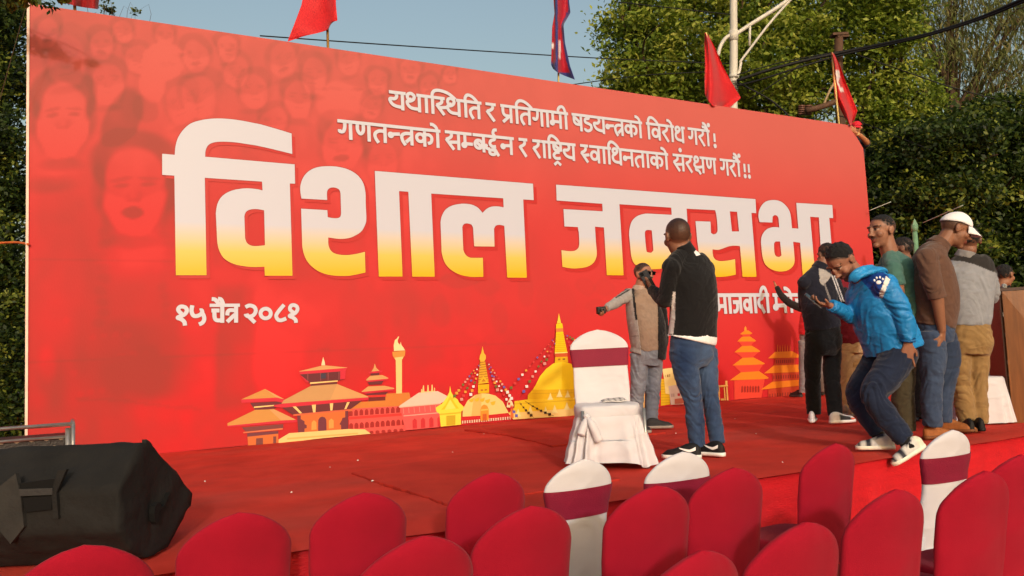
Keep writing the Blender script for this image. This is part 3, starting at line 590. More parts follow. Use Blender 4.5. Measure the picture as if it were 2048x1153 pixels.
B(YEL2,(1158,742),(1680,732),(1680,802),(1120,822),(1122,785)); B((200,156,24),(1130,770),(1680,758),(1680,764),(1128,778)); B((222,182,34),(1010,888),(1010,835),(1120,820),(1700,798),(1700,884),(960,934)); B((200,160,30),(1010,852),(1700,812),(1700,818),(1010,860)); B(CREAM2,(960,932),(1700,880),(1700,942),(1000,984))
for x, y, s in ((1305,800,24),(1380,775,26),(1447,780,24),(1515,795,22),(1040,935,26),(1140,908,24),(1265,915,26),(1340,905,28),(1440,880,26)): B((224,208,140), (x - s, y + s),(x - s * .5, y),(x, y - s * 1.5),(x + s * .5, y),(x + s, y + s - 2))
B((226,206,160),(945,885),(950,845),(966,822),(970,808),(976,822),(990,838),(1000,865),(1000,888)); B((206,110,50),(975,975),(978,885),(988,862),(1000,885),(1003,972))
# strings of small flags
FC = ((222,216,214), (96,92,168), (214,150,60), (104,104,52), (196,60,60), (206,140,130))
def string(a, b_, n, sag=0, dark=False):
    P = [(a[0] + (b_[0] - a[0]) * t, a[1] + (b_[1] - a[1]) * t + sag * 4 * t * (1 - t)) for t in np.linspace(0, 1, n + 2)]
    k = pr.k
    for i in range(n + 1):
        (x0, y0), (x1, y1) = P[i], P[i + 1]; pr.k = k; B((110, 34, 30) if not dark else (40, 26, 20), (x0, y0 - 1.6),(x1, y1 - 1.6),(x1, y1 + 1.6),(x0, y0 + 1.6))
    for i in range(1, n + 1):
        x, y = P[i]; s = 4 + 9 * i / n; pr.k = k + 1; B(FC[int(rng.integers(0, 6))] if not dark else (60, 40, 30), (x - s, y - s * .8),(x + s * .8, y - s),(x + s, y + s * .7),(x - s * .8, y + s))
    pr.k = k + 2
string((728,515),(500,815),12); string((732,512),(560,850),10); string((736,520),(640,812),8); string((782,512),(880,770),8); string((784,510),(1000,835),13); string((780,512),(1045,985),12, 18)
string((1350,300),(920,795),13); string((1352,305),(1060,795),11); string((1354,330),(1240,560),6); string((1420,285),(1530,350),4); string((1424,295),(1545,520),7); string((1040,830),(1165,968),5,10,True); string((1090,830),(1330,955),6,12,True)
pr.build('skyline_picture'); pr = Print(); pr.k = 4
def Q(col, *p): pr.poly(zq(*p), col)
Q(CREAM,(0,480),(80,520),(90,1110),(0,1120)); pr.build('skyline_picture'); pr = Print(); pr.k = 4; Q(YEL2,(395,560),(460,560),(570,840),(570,1050),(395,1075))
for i in range(9): Q((184,148,24), (396, 600 + 52 * i),(min(570, 470 + 18 * i), 596 + 52 * i),(min(570, 472 + 18 * i), 606 + 52 * i),(396, 610 + 52 * i))
Q((228,204,136),(420,370),(640,345),(720,700),(720,860),(570,860),(480,840),(455,580)); Q((196,170,110),(475,480),(490,480),(490,530),(475,530)); Q((150,110,50),(510,478),(538,476),(538,524),(510,526)); Q((150,110,50),(552,470),(568,468),(568,520),(552,522))
Q((204,182,176),(535,700),(720,670),(880,900),(880,1040),(580,1058),(560,850)); Q((180,96,80),(655,945),(860,920),(870,1030),(655,1045)); Q((176,50,60),(710,840),(760,836),(760,888),(712,890)); Q((120,70,80),(598,842),(608,842),(608,908),(598,908)); Q((120,70,80),(634,840),(644,840),(644,900),(634,902))
pr.build('skyline_picture'); pr = Print(); pr.k = 4
G2 = (232,186,110)
Q(G2,(1470,690),(1680,672),(1686,706),(1476,726)); Q(G2,(1632,598),(1672,598),(1674,690),(1634,694)); Q(G2,(1428,508),(1460,510),(1482,545),(1470,600),(1484,820),(1430,720)); Q(G2,(1495,720),(1520,720),(1530,960),(1510,962)); Q(G2,(1602,716),(1624,714),(1640,972),(1616,974)); Q(G2,(1646,712),(1672,710),(1692,970),(1660,974)); Q(G2,(1545,940),(1605,936),(1605,972),(1545,976)); Q((196,128,60),(1476,716),(1680,698),(1684,708),(1478,728))
pr.build('skyline_picture'); pr = Print(); pr.k = 4
def D(col, *p): pr.poly(zc(*p), col)
OR, CO = (226,126,30), (212,66,48)
D((222,140,50),(388,452),(391,425),(399,412),(408,425),(411,450))
for q in (((365,484),(448,482),(430,508),(382,508)), ((338,548),(482,544),(438,590),(372,592)), ((312,645),(520,638),(458,692),(376,696)), ((295,760),(556,750),(515,815),(362,826)), ((300,893),(570,878),(540,1045),(300,1062))): D(CO, *q)
for q in (((353,480),(395,450),(425,450),(459,473),(455,482),(358,486)), ((326,548),(368,506),(440,504),(492,539),(488,547)), ((300,644),(368,588),(455,585),(530,631),(525,640)), ((283,760),(372,693),(470,689),(570,741),(565,750)), ((260,892),(358,821),(520,811),(604,868),(598,878))): D(OR, *q)
k0 = pr.k
for i in range(7): pr.k = k0; x = 362 + 24 * i; D((150,40,30), (x, 1000),(x, 950),(x + 8, 938),(x + 16, 950),(x + 16, 996))
for q in (((665,700),(840,692),(840,758),(650,766)), ((640,830),(905,815),(905,890),(640,906)), ((600,972),(908,938),(908,1022),(600,1040))): D((190,62,40), *q)
for q in (((598,697),(660,640),(812,634),(896,680),(896,690)), ((563,830),(650,760),(892,751),(908,780),(908,816)), ((533,974),(635,905),(905,884),(912,936))): D(OR, *q)
k0 = pr.k
for r_, (x0, y0, x1, y1, n) in enumerate(((668,712,832,706,9), (645,850,900,838,12), (610,1012,905,984,13))):
    for i in range(n): pr.k = k0; x = x0 + (x1 - x0) * i / n; y = y0 + (y1 - y0) * i / n; D((128,38,30), (x, y),(x + 9, y),(x + 9, y + 30),(x, y + 30))
for i in range(6): pr.k = k0 + 1; x = 682 + 22 * i; D(OR, (x - 3, 640),(x - 2, 600),(x, 572),(x + 2, 600),(x + 3, 640))
pr.build('skyline_picture')
# ------------------------------------------------------------------ chairs
def chair_back(w=.405, h=.60, z0=.36, tilt=.16, th=.030, waist=None, crown=.15, nu=40, nv=46):
    """upholstered back with a pointed crown; local x across, y front (seat side), z up"""
    V = []; vs = np.linspace(0, 1, nv); th_ = np.linspace(0, 2 * math.pi, nu, endpoint=False)
    for v in vs:
        z = h * v
        k = (z - (h - crown)) / crown
        half = w / 2 * (0.90 + .10 * math.sin(min(1, v * 1.25) * math.pi / 2))
        if waist is not None: half *= 1 - waist * math.exp(-((v - .52) / .22) ** 2)
        if k > 0: half *= max(0.0, (1 - k ** 1.75)) ** .66
        t = th * (1 - .25 * v) * (1 if k < .5 else max(.18, 1 - ((k - .5) / .5) ** 2.2 * .8))
        yb = -tilt * z - .035 * (v - .35) ** 2
        bow = .03
        for a in th_:
            cx, sy = math.cos(a), math.sin(a)
            x = half * math.copysign(abs(cx) ** .5, cx); y = t * math.copysign(abs(sy) ** .75, sy)
            V.append([x, yb + y - bow * (1 - (x / (w / 2)) ** 2) + .012, z0 + z])
    Fc = grid_faces(nv, nu, True); Fc.append(list(range(nu))[::-1]); Fc.append([(nv - 1) * nu + j for j in range(nu)])
    return np.array(V), Fc
def folds(V, amp, sc, seed=0, up=1.0):
    V = np.asarray(V); n = vnoise(V * np.array([sc, sc, sc * up]), seed); r = 1 - np.abs(2 * n - 1)
    V = V.copy(); V[:, 1] += (r ** 2 - .4) * amp; return V
CRIM = M('crimson stretch cover', (146, 17, 38), .9, .10, 5, .25, 420, sheen=.05, spec=.1, crease=.55, cscale=3.4)
SASH = M('maroon sash', (122, 10, 44), .6, .08, 7, .3, 220, sheen=.05, crease=.25, cscale=4)
WHITE = M('white cloth cover', (196, 194, 200), .7, .04, 6, .08, 200, sheen=.12, crease=.5, cscale=5)
def seat_geo():
    V, Fc = loft([(0, .0, .37), (0, .0, .40), (0, 0, .455), (0, 0, .475), (0, 0, .48)], [.20, .215, .215, .19, .05], [.20, .21, .21, .185, .05], (1, 0, 0), 32, 3, 5.0)
    V[:, 1] += .20; return V, Fc
def leg_geo(x, y):
    P = [(x, y, .42), (x * 1.02, y, .2), (x * 1.05, y + (.0 if y > 0 else -.02), .004)]; return tube(P, [.034, .026, .020], 10, 3)
def make_chair(kind):
    o = thing('banquet_chair', 'x', 'chair')
    m = CRIM if kind == 'red' else WHITE
    sm = lambda n, g, mt, p=o: mesh(n, g[0], g[1], mt, p)
    V, Fc = chair_back(waist=None if kind == 'red' else .16, h=.60 if kind == 'red' else .61)
    sm('backrest', (folds(folds(V, .008, 6, 3, .5), .006, 13, 4, .35), Fc), m)
    sm('seat', seat_geo(), m)
    for x, y in ((-.185, .38), (.185, .38), (-.18, .0), (.18, .0)): sm('leg', leg_geo(x, y), m)
    if kind == 'white':
        V, Fc = chair_back(waist=.16, h=.61, th=.036, w=.412); nu = 40
        zz = V[:, 2]; keep = (zz > .36 + .33) & (zz < .36 + .475)
        Fc = [f for f in Fc if len(f) == 4 and all(keep[i] for i in f)]
        n = 1 - np.abs(2 * vnoise(V * [3, 3, 46], 5) - 1); V[:, 1] += np.where(V[:, 1] < np.interp(zz, [.36, .97], [0, -.1]), -1, 1) * (n - .5) * .006
        sm('sash', (V, Fc), SASH)
    return o
def copy_thing(r):
    c = r.copy(); COL.objects.link(c)
    for ch in list(r.children):
        k = ch.copy(); COL.objects.link(k); k.parent = c
        for g in ch.children: q_ = g.copy(); COL.objects.link(q_); q_.parent = k
    return c
CH = .945      # height of a chair back
protos = {}
def put_chair(kind, px, py, label, yaw=0, hs=1.0, group=None):
    P = on_z(px, py, .36 + (.60 if kind == 'red' else .61) * 1.0 * hs - .005)
    if kind not in protos: protos[kind] = make_chair(kind); o = protos[kind]
    else: o = copy_thing(protos[kind])
    a = math.radians(yaw); off = np.array([-math.sin(a), math.cos(a)]) * .13      # crown is behind the seat edge
    o.location = (P[0] + off[0], P[1] + off[1], 0.0); o.rotation_euler = (0, 0, a); o.scale = (1, 1, hs)
    o['label'] = label; o['category'] = 'chair'; o['group'] = group or ('crimson covered chairs in rows' if kind == 'red' else 'white covered chairs with maroon sashes in the front row')
    return o
put_chair('red', 478, 1028, 'crimson covered chair in the front row, just right of the black speaker', 3)
put_chair('red', 728, 988, 'crimson covered chair third from the left, against the stage left of the bare carpet seam', 2)
put_chair('red', 985, 947, 'crimson covered chair in the front row, next left of the centre white chair', 3)
put_chair('white', 1168, 921, 'white covered chair with maroon sash in front of the white chair on stage', 2)
put_chair('white', 1366, 906, 'white covered chair with maroon sash below the shoes of the black jersey man', -3)
put_chair('red', 1672, 889, 'crimson covered chair against the stage, directly left of the stepping blue jacket man', 2)
put_chair('white', 1906, 862, 'white covered chair with maroon sash below the tan trousers at the lectern', -2)
put_chair('red', 168, 1094, 'crimson covered chair peeking up in front of the black speaker at lower left', 2)
put_chair('red', 845, 1076, 'crimson covered chair at the bottom edge, left of the one with a full back showing', 6)
put_chair('red', 1062, 1015, 'crimson covered chair overlapping the left side of the white chair nearest the centre', 3)
put_chair('red', 1312, 974, 'crimson covered chair in the second row between the two white chairs near the centre', 0)
put_chair('red', 1468, 938, 'crimson covered chair in the second row, hiding the right side of a white chair', -2)
put_chair('red', 1404, 1106, 'crimson covered chair lowest at the bottom edge right of centre', 8)
put_chair('red', 1612, 1048, 'crimson covered chair in the third row below the tall crimson back at the stage', 3)
put_chair('red', 1794, 982, 'crimson covered chair right of centre casting its shadow on the crimson back ahead', 0)
put_chair('red', 1972, 945, 'crimson covered chair in front of the white chair at far right', -2)
put_chair('red', 2044, 912, 'crimson covered chair cut off by the right picture edge', -4)

# ---- white draped chair on the stage, facing us
sc_p = on_z(1216, 930, STAGE); SCY = 150       # seat faces the camera
sch = thing('draped_chair', 'white draped chair with maroon sash standing alone on the stage', 'chair', (sc_p[0], sc_p[1], STAGE))
fr, rt = dirw(180), dirw(90)
def loc2w(V): V = np.asarray(V); return sc_p * [1, 1, 0] + UP * STAGE + V[:, :1] * rt + V[:, 1:2] * fr + V[:, 2:3] * UP
SW = .45
V, Fc = chair_back(w=SW, h=.60, z0=.40, tilt=.10, th=.032, waist=.07, crown=.14)
V[:, 1] -= .10; V = folds(V, .007, 6, 9, 1.4); mesh('backrest', loc2w(V), Fc, WHITE, sch)
V, Fc = chair_back(w=SW + .012, h=.60, z0=.40, tilt=.10, th=.040, waist=.07, crown=.14); V[:, 1] -= .10
keep = (V[:, 2] > .712) & (V[:, 2] < .862); Fc = [f for f in Fc if len(f) == 4 and all(keep[i] for i in f)]
mesh('sash', loc2w(V), Fc, SASH, sch)
V, Fc = loft([(0, .12, .34), (0, .12, .37), (0, .12, .435), (0, .12, .455), (0, .12, .46)], [.215, .228, .230, .20, .08], [.19, .205, .205, .175, .08], (1, 0, 0), 40, 4, 3.6)
V = V + (vnoise(V * 13, 4) - .5)[:, None] * [0, .006, .010]; mesh('seat', loc2w(V), Fc, WHITE, sch)
nA, nH = 220, 26; V = []                                  # pleated skirt
t = np.linspace(0, 2 * math.pi, nA, endpoint=False)
for j in range(nH):
    k = j / (nH - 1); z = .375 * (1 - k) + .03 * k
    for a in t:
        cx, sy = math.cos(a), math.sin(a); ex = math.copysign(abs(cx) ** .4, cx); ey = math.copysign(abs(sy) ** .4, sy)
        w_ = math.sin(a * 11 + 1.6 * math.sin(a * 3)); fl = k ** .7 * (.046 * math.copysign(abs(w_) ** 1.6, w_) + .010 * math.sin(a * 29 + 2)) + .003 * math.sin(z * 55 + a * 9)
        g = 1 + .30 * k; low = .025 * k * (math.sin(a * 5) + .3) if k > .5 else 0
        V.append([ex * (.224 * g) + cx * fl, .12 + ey * (.21 * g) + sy * fl, max(.004, z + low)])
mesh('skirt', loc2w(V), grid_faces(nH, nA, True), WHITE, sch)
kn = [ball((-.165, .345, .385), (.024, .018, .02))] + [tube([(-.165, .345, .38), (x, .352 + .02 * i, .32), (x2, .372, z - .04)], [.012, .028, .03], 10, 4) for i, (x, x2, z) in enumerate(((-.19, -.215, .30), (-.13, -.09, .25)))]
V, Fc = join(kn); mesh('tied_knot', loc2w(V), Fc, WHITE, sch)
for x, y in ((-.19, .31), (.24, .31), (-.19, -.07), (.2, -.07)):
    mesh('leg', loc2w(tube([(x, y, .42), (x * 1.02, y, .0)], .013, 10, 2)[0]), tube([(x, y, .42), (x, y, .0)], .013, 10, 2)[1], fr_mat, sch)
nx_, ny_ = 14, 8; V = []
for i in range(nx_):
    for j in range(ny_):
        u, v = i / (nx_ - 1), j / (ny_ - 1); V.append([-.03 + .17 * u, .04 + .14 * v + .03 * u, .466 + .018 * math.sin(u * 2.6) * (1 - v) + .003 * math.sin(u * 9 + v * 5)])
np_col = np.tile(np.array(lin((206, 200, 196))), (len(V), 1)); np_col[[i for i in range(len(V)) if (i // ny_) % 3 == 1 and i % 3]] = lin((60, 56, 58))
o = mesh('folded_newspaper', loc2w(np.array(V)), grid_faces(nx_, ny_), M('newsprint', rough=.8, attr=True, var=.1, vscale=60), None, col=np_col, loc=loc2w(np.array([[0.05, .11, .466]]))[0],
         label='folded newspaper lying on the seat of the white chair on stage', cat='newspaper')
sd = o.modifiers.new('thick', 'SOLIDIFY'); sd.thickness = .006
# white draped stool behind the legs at the lectern
sp_ = on_z(1952, 846, STAGE); st = thing('draped_stool', 'small white cloth covered stool beside the lectern', 'stool', (sp_[0], sp_[1], STAGE))
V = []
for j, (z, g) in enumerate(((.012, 1.18), (.12, 1.12), (.25, 1.06), (.36, 1.0), (.405, .985), (.425, .94), (.43, .6), (.432, .05))):
    for a in t:
        cx, sy = math.cos(a), math.sin(a); f = (.012 * math.sin(a * 19) * (1 - z / .43)) if z < .4 else 0
        V.append([math.copysign(abs(cx) ** .45, cx) * (.235 * g + f), math.copysign(abs(sy) ** .45, sy) * (.21 * g + f), z])
V = np.array(V); mesh('cover', sp_ * [1, 1, 0] + UP * STAGE + V[:, :1] * rt + V[:, 1:2] * fr + V[:, 2:3] * UP, grid_faces(8, nA, True), WHITE, st)

# ---- monitor speaker in a torn black cover
G = on_z(292, 1124, STAGE); AX = dirw(93); FRT = dirw(183)
def on_pl(x, y, P0, n): d = ray(x, y); return CAM + d * (((P0 - CAM) @ n) / (d @ n))
prof = [on_pl(x, y, G, AX) for x, y in ((282, 886), (300, 884), (352, 945), (384, 988), (383, 1012), (371, 1025), (336, 1094), (292, 1124), (262, 1098), (240, 1062), (237, 978))]
spk = thing('stage_speaker', 'black wedge speaker under a torn black cloth cover at the left of the stage', 'speaker', (G[0] - .4, G[1], STAGE))
blk = M('dusty black cover', (27, 26, 25), .85, .35, 4, .6, 14, spec=.25)
nxs = 60; ln = 1.15; P2 = []
n0 = len(prof)
for i in range(n0):
    a, b_ = prof[i], prof[(i + 1) % n0]
    for k in range(6): P2.append(a + (b_ - a) * k / 6)
P2 = np.array(P2); m_ = len(P2); P2[:, 2] = np.maximum(P2[:, 2], STAGE + .004)
V = np.vstack([P2 - AX * ln * i / (nxs - 1) for i in range(nxs)])
Fc = grid_faces(nxs, m_, True)
cen = P2.mean(0); nr = 9
for ring_ in range(1, nr):                         # end face as shrinking rings so it can crease too
    V = np.vstack([V, cen + (P2 - cen) * (1 - ring_ / nr)])
base_ = nxs * m_
for a in range(nr - 1):
    s0 = 0 if a == 0 else base_ + (a - 1) * m_; s1 = base_ + a * m_
    Fc += [[s0 + j, s0 + (j + 1) % m_, s1 + (j + 1) % m_, s1 + j] for j in range(m_)]
Fc += [[base_ + (nr - 2) * m_ + j for j in range(m_)], [(nxs - 1) * m_ + j for j in range(m_)][::-1]]
k_ = np.ones(len(V)); k_[base_:] = 0
out = V - cen; out -= np.outer(out @ AX, AX); out /= np.maximum(np.linalg.norm(out, axis=1, keepdims=True), 1e-6)
nz_ = (vnoise(V * [6, 9, 9], 6) - .5) * .028 + (vnoise(V * [14, 20, 20], 7) - .5) * .012
V = V + out * (nz_ * k_)[:, None] + AX * (nz_ * (1 - k_) * .8)[:, None]
V[:, 2] = np.maximum(V[:, 2], STAGE + .004)
mesh('cover', V, Fc, blk, spk)
def plate(pts, P0, n, off, th, nm, mt):
    a = [on_pl(x, y, P0, n) for x, y in pts]; b_ = [p + n * (off + th) for p in a]; n_ = len(a)
    tr = [list(t_) for t_ in tessellate_polygon([[Vector(p) for p in b_]])]
    return mesh(nm, np.array(b_ + a), tr + [[i, (i + 1) % n_, n_ + (i + 1) % n_, n_ + i] for i in range(n_)], mt, spk, smooth=False)
hole = [(330, 985), (323, 1000), (318, 1012), (312, 1014), (308, 1005), (300, 1012), (297, 1028), (299, 1044), (303, 1048), (306, 1036), (309, 1022), (316, 1018), (322, 1006)]
plate(hole, G, AX, .020, .006, 'torn_hole', M('deep black', (3, 3, 3), .9, 0, bump=0))
fp = [on_pl(x, y, G, AX) for x, y in ((292, 892), (300, 884), (293, 879), (297, 885), (306, 891))]
mesh('cover_flap', np.array(fp + [q - AX * .02 for q in fp]), [[0, 1, 2], [1, 4, 3], [0, 2, 7, 5], [2, 3, 8, 7], [5, 7, 6], [6, 8, 9]], blk, spk, smooth=False)
P0 = prof[-1]
plate([(44, 966), (118, 956), (114, 978), (48, 990)], P0, FRT, .012, .004, 'handle_recess', M('deep black'))
plate([(46, 977), (112, 975), (112, 988), (48, 991)], P0, FRT, .016, .008, 'handle', M('grey plastic', (46, 46, 46), .5))
plate([(50, 995), (108, 991), (108, 1018), (56, 1024)], P0, FRT, .012, .004, 'handle_recess', M('deep black'))
plate([(-10, 985), (38, 946), (48, 990), (55, 1052), (28, 1086), (-10, 1040)], P0, FRT, .014, .008, 'cover_flap', M('dusty grey cover', (42, 41, 39), .9, .3, 5, .6, 14))
plate([(120, 940), (138, 938), (118, 985), (122, 1036), (112, 1036), (108, 985)], P0, FRT, .012, .006, 'strap', blk)
# ---- flight case behind it
cb = on_z(146, 905, STAGE); Zk = 5.4
tr_ = at(146, 848, Zk); xk = tr_[0]; yk = tr_[1]; hk = tr_[2] - STAGE
case = thing('flight_case', 'aluminium edged dark flight case standing behind the black speaker', 'case', (xk - .6, yk + .25, STAGE))
alu = M('aluminium edge', (170, 166, 160), .35, .12, 30, .1, metal=.85)
ed = [tube([(xk, yk, STAGE + .01), (xk, yk, STAGE + hk)], .014, 10, 2), tube([(xk, yk, STAGE + hk), (xk - 1.5, yk, STAGE + hk)], .013, 10, 2), tube([(xk, yk + .55, STAGE + .01), (xk, yk + .55, STAGE + hk)], .014, 10, 2),
      tube([(xk, yk, STAGE + hk), (xk, yk + .55, STAGE + hk)], .013, 10, 2), box((xk - .75, yk + .02, STAGE + hk * .84), (.74, .012, .010)), box((xk - .03, yk + .01, STAGE + hk * .5), (.016, .012, hk * .45))]
mesh('edge_frame', *join(ed), alu, case)
st_ = [ball((xk - .07 - .085 * i - (j % 2) * .04, yk + .026, STAGE + hk * (.42 + .1 * j)), (.016, .004, .010), None, 8, 5) for i in range(9) for j in range(5)]
pb_ = box((xk - .75, yk + .29, STAGE + hk * .42), (.72, .26, hk * .42)); Vp, Fp = join([pb_] + st_); cp = np.tile(np.array(lin((150, 138, 122))), (len(Vp), 1)); cp[:8] = lin((26, 20, 17))
mesh('chequer_plate_panel', Vp, Fp, M('chequer plate', rough=.45, attr=True, var=.2, vscale=40, bump=.5, bscale=90, spec=.5), case, smooth=False, col=cp)

# ---- lectern
z0 = STAGE; A0 = on_z(2025, 846, z0); Zp = depth_of(A0); A1 = at(2003, 590, Zp + .02)
lect = thing('lectern', 'tapered brown wood lectern with chipped paint along its corner', 'lectern', (A0[0], A0[1], STAGE))
B0 = on_z(1972, 828, z0); B1 = at(1972, 585, depth_of(B0))
ld = unit((B0 - A0) * [1, 1, 0]); rd = unit(np.array([ld[1], -ld[0], 0])); 
if rd @ RH < 0: rd = -rd
hT = (A1[2] + .03) - STAGE
LB = [A0, A0 + ld * .62, A0 + ld * .62 + rd * .75, A0 + rd * .75]
tp_off = (A1 - A0) * [1, 1, 0]
LT = [p + tp_off * (1 if i in (0, 1) else .3) + UP * (hT + (.0 if i in (0, 3) else .03)) for i, p in enumerate(LB)]
wood = M('brown laminate', (112, 66, 30), .35, .22, 3.0, .12, 40, stretch=(14, 14, .8), spec=.5); dwood = M('dark laminate', (58, 30, 18), .45, .25, 3.0, .12, 40, stretch=(14, 14, .8))
Vl = np.array(LB + LT)
mesh('side_panel', Vl[[0, 1, 5, 4]], [[0, 1, 2, 3]], dwood, lect, smooth=False).modifiers.new('t', 'SOLIDIFY').thickness = .02
mesh('front_panel', Vl[[3, 0, 4, 7]], [[0, 1, 2, 3]], wood, lect, smooth=False).modifiers.new('t', 'SOLIDIFY').thickness = .02
mesh('side_panel', Vl[[2, 3, 7, 6]], [[0, 1, 2, 3]], dwood, lect, smooth=False).modifiers.new('t', 'SOLIDIFY').thickness = .02
c_ = Vl[4:].mean(0); Tt = np.array([c_ + (p - c_) * 1.05 for p in Vl[4:]]); Tt = np.vstack([Tt + UP * .004, Tt + UP * .03])
mesh('top', Tt, [[0, 1, 2, 3], [4, 5, 6, 7], [0, 1, 5, 4], [1, 2, 6, 5], [2, 3, 7, 6], [3, 0, 4, 7]], dwood, lect, smooth=False)
ch = []
for k in range(26):
    f = rng.uniform(.02, .95) if k < 20 else rng.uniform(0, .06); e = Vl[0] + (Vl[4] - Vl[0]) * f; s_ = rng.uniform(.004, .010)
    q = e + rd * rng.uniform(.004, .05 if k < 20 else .5) - ld * .013
    ch.append(box(q, (s_, .0015, s_ * rng.uniform(1, 3)), np.stack([rd, ld, UP])))
mesh('paint_chips', *join(ch), M('chipped white', (206, 196, 180), .8), lect, smooth=False)
mp_ = Vl[4] + rd * .12 + ld * .25; mic = thing('microphone', 'chrome headed microphone on a short stand on top of the lectern', 'microphone', mp_ + UP * .03)
hd_ = at(2008, 573, depth_of(mp_) - .05)
mesh('gooseneck', *tube([mp_ + UP * .03, mp_ + UP * .06 + rd * .01, hd_ - UP * .03], .008, 8, 4), M('black plastic', (14, 14, 15), .45, .1), mic)
mesh('grille', *ball(hd_, .026), M('chrome mesh', (180, 180, 176), .3, .3, 200, .6, 400, metal=.9), mic)

# ---- flags along the top of the wall
def flag(label, pole, rails, col, cat='flag', depth=.05, folds_=(3, .05), pole_col=(196, 160, 96), paint=None, yoff=.06, group='flags standing along the top of the banner', seed=0, pr_=.016):
    """pole: (x0,y0,x1,y1) px foot to tip; rails: rows of px points from the hoist side across, top to bottom"""
    y = YB + yoff
    a, b_ = on_y(pole[0], pole[1], y), on_y(pole[2], pole[3], y)
    o = thing('flag', label, cat, a, group)
    a2 = a - (b_ - a) / np.linalg.norm(b_ - a) * .35
    mesh('pole', *tube([a2, b_], pr_, 10, 2), M('pole wood %d' % pole_col[0], pole_col, .6, .3, 14, .4, stretch=(1, 1, .2)), o)
    R_ = [np.array(r, float) for r in rails]; nu, nv = 44, 30
    rows = []
    for r in R_: rows.append(catmull(np.c_[r, np.zeros(len(r))], 8)[:, :2]); rows[-1] = np.stack([np.interp(np.linspace(0, 1, nv), np.linspace(0, 1, len(rows[-1])), rows[-1][:, k]) for k in (0, 1)], 1)
    rows = np.array(rows); tt = np.linspace(0, 1, len(rows)); G_ = np.stack([[np.interp(np.linspace(0, 1, nu), tt, rows[:, j, k]) for j in range(nv)] for k in (0, 1)], -1)   # nv x nu x 2
    V, c = [], []
    for j in range(nv):
        for i in range(nu):
            u, v = j / (nv - 1), i / (nu - 1); px, py = G_[j, i]
            d = folds_[1] * math.sin(u * math.pi * folds_[0] + seed + .8 * v) * (.35 + .65 * v) + .02 * math.sin(v * 9 + u * 7 + seed) - depth * u * (1 if depth > 0 else float(sstep(.5, .75, u)))
            V.append(on_y(px, py, y - .02 + d)); c.append((px, py))
    c = np.array(c); cc = np.tile(np.array(lin(col)), (len(V), 1))
    if paint: cc = paint(c, cc)
    mesh('cloth', np.array(V), grid_faces(nv, nu), M('flag cloth', rough=.6, attr=True, var=.06, vscale=6, bump=.25, bscale=60, trans=.22, sheen=.2), o, col=cc)
    return o
FR = (206, 26, 34)
flag('red flag bottom at the far left end of the banner under the leaves', (150, 30, 146, -90), [[(118, -80), (160, -78), (206, -80)], [(122, -40), (160, -36), (203, -40)], [(127, 6), (160, 14), (196, 19)]], (150, 12, 18), folds_=(4, .06))
flag('red flag left of the date end, flying to the left of its thick pole', (656, 98, 652, -60), [[(671, -40), (650, -44), (612, -40)], [(672, 10), (651, 14), (603, 10)], [(675, 42), (653, 44), (588, 50)], [(655, 45), (652, 62), (577, 78)], [(653, 62), (628, 66), (575, 84)]], FR, folds_=(2.2, .07), pole_col=(150, 112, 52))
def nep(c, cc):
    x, y = c[:, 0], c[:, 1]; B = lin((52, 58, 128)); xr = np.interp(y, [0, 20, 50, 80, 120, 150, 165], [1139, 1141, 1127, 1130, 1136, 1146, 1150])
    m = (np.abs(x - (1112.5 + .01 * y)) < 2.6) | (x > xr - 4.5) | ((y > 126 + .0 * x) & (x < 1114)) | (y > 148 - (1150 - x) * .1) & (x > 1118); cc[m] = B
    m = (x > 1117) & (x < 1121.5) & (y > 80 - (x - 1117) * -.2) & (y < 120); cc[m] = lin((230, 214, 216))
    m = ((x - 1104) ** 2 + ((y - 92) * .8) ** 2 < 20) & (x < 1107.5); cc[m] = lin((236, 226, 226)); return cc
flag('blue bordered crimson national flag hanging limp on a pale bamboo pole', (1117, 167, 1116, -60), [[(1105, -50), (1114, -52), (1138, -48)], [(1107, 0), (1115, 0), (1138, 2)], [(1109, 28), (1116, 34), (1141, 26)], [(1104, 55), (1116, 56), (1127, 50)], [(1103, 92), (1116, 94), (1130, 86)], [(1102, 130), (1116, 140), (1140, 132)], [(1106, 138), (1120, 148), (1150, 160)]],
     (176, 14, 44), folds_=(3.3, .06), pole_col=(214, 190, 120), paint=nep, pr_=.014)
flag('plain red flag in front of the white street lamp pole', (1427, 212, 1412, 66), [[(1409, 66), (1411, 66), (1415, 68)], [(1409, 90), (1418, 92), (1430, 95)], [(1410, 130), (1424, 132), (1446, 133)], [(1409, 165), (1425, 172), (1466, 170)], [(1410, 190), (1424, 205), (1482, 196)], [(1417, 205), (1430, 214), (1460, 216)]], FR, folds_=(3.0, .07), pole_col=(214, 190, 120), depth=-.16)
def emb(c, cc):
    x, y = c[:, 0], c[:, 1]; W_ = lin((238, 224, 220))
    m = inpoly(x, y, [(1671, 141), (1678, 140), (1680, 152), (1677, 166), (1675, 171), (1672, 158)]) | inpoly(x, y, [(1679, 178), (1686, 176), (1687, 183), (1680, 186)]) | inpoly(x, y, [(1675, 166), (1678, 166), (1682, 180), (1679, 181)])
    cc[m] = W_; return cc
flag('red flag with a white emblem near the right end of the banner', (1678, 250, 1664, 106), [[(1662, 106), (1664, 105), (1668, 108)], [(1664, 130), (1672, 130), (1680, 131)], [(1667, 160), (1677, 162), (1690, 160)], [(1670, 196), (1684, 198), (1704, 195)], [(1684, 226), (1696, 226), (1715, 222)], [(1698, 250), (1702, 252), (1709, 240)]], FR, folds_=(3.2, .07), pole_col=(214, 190, 120), paint=emb, depth=-.16)

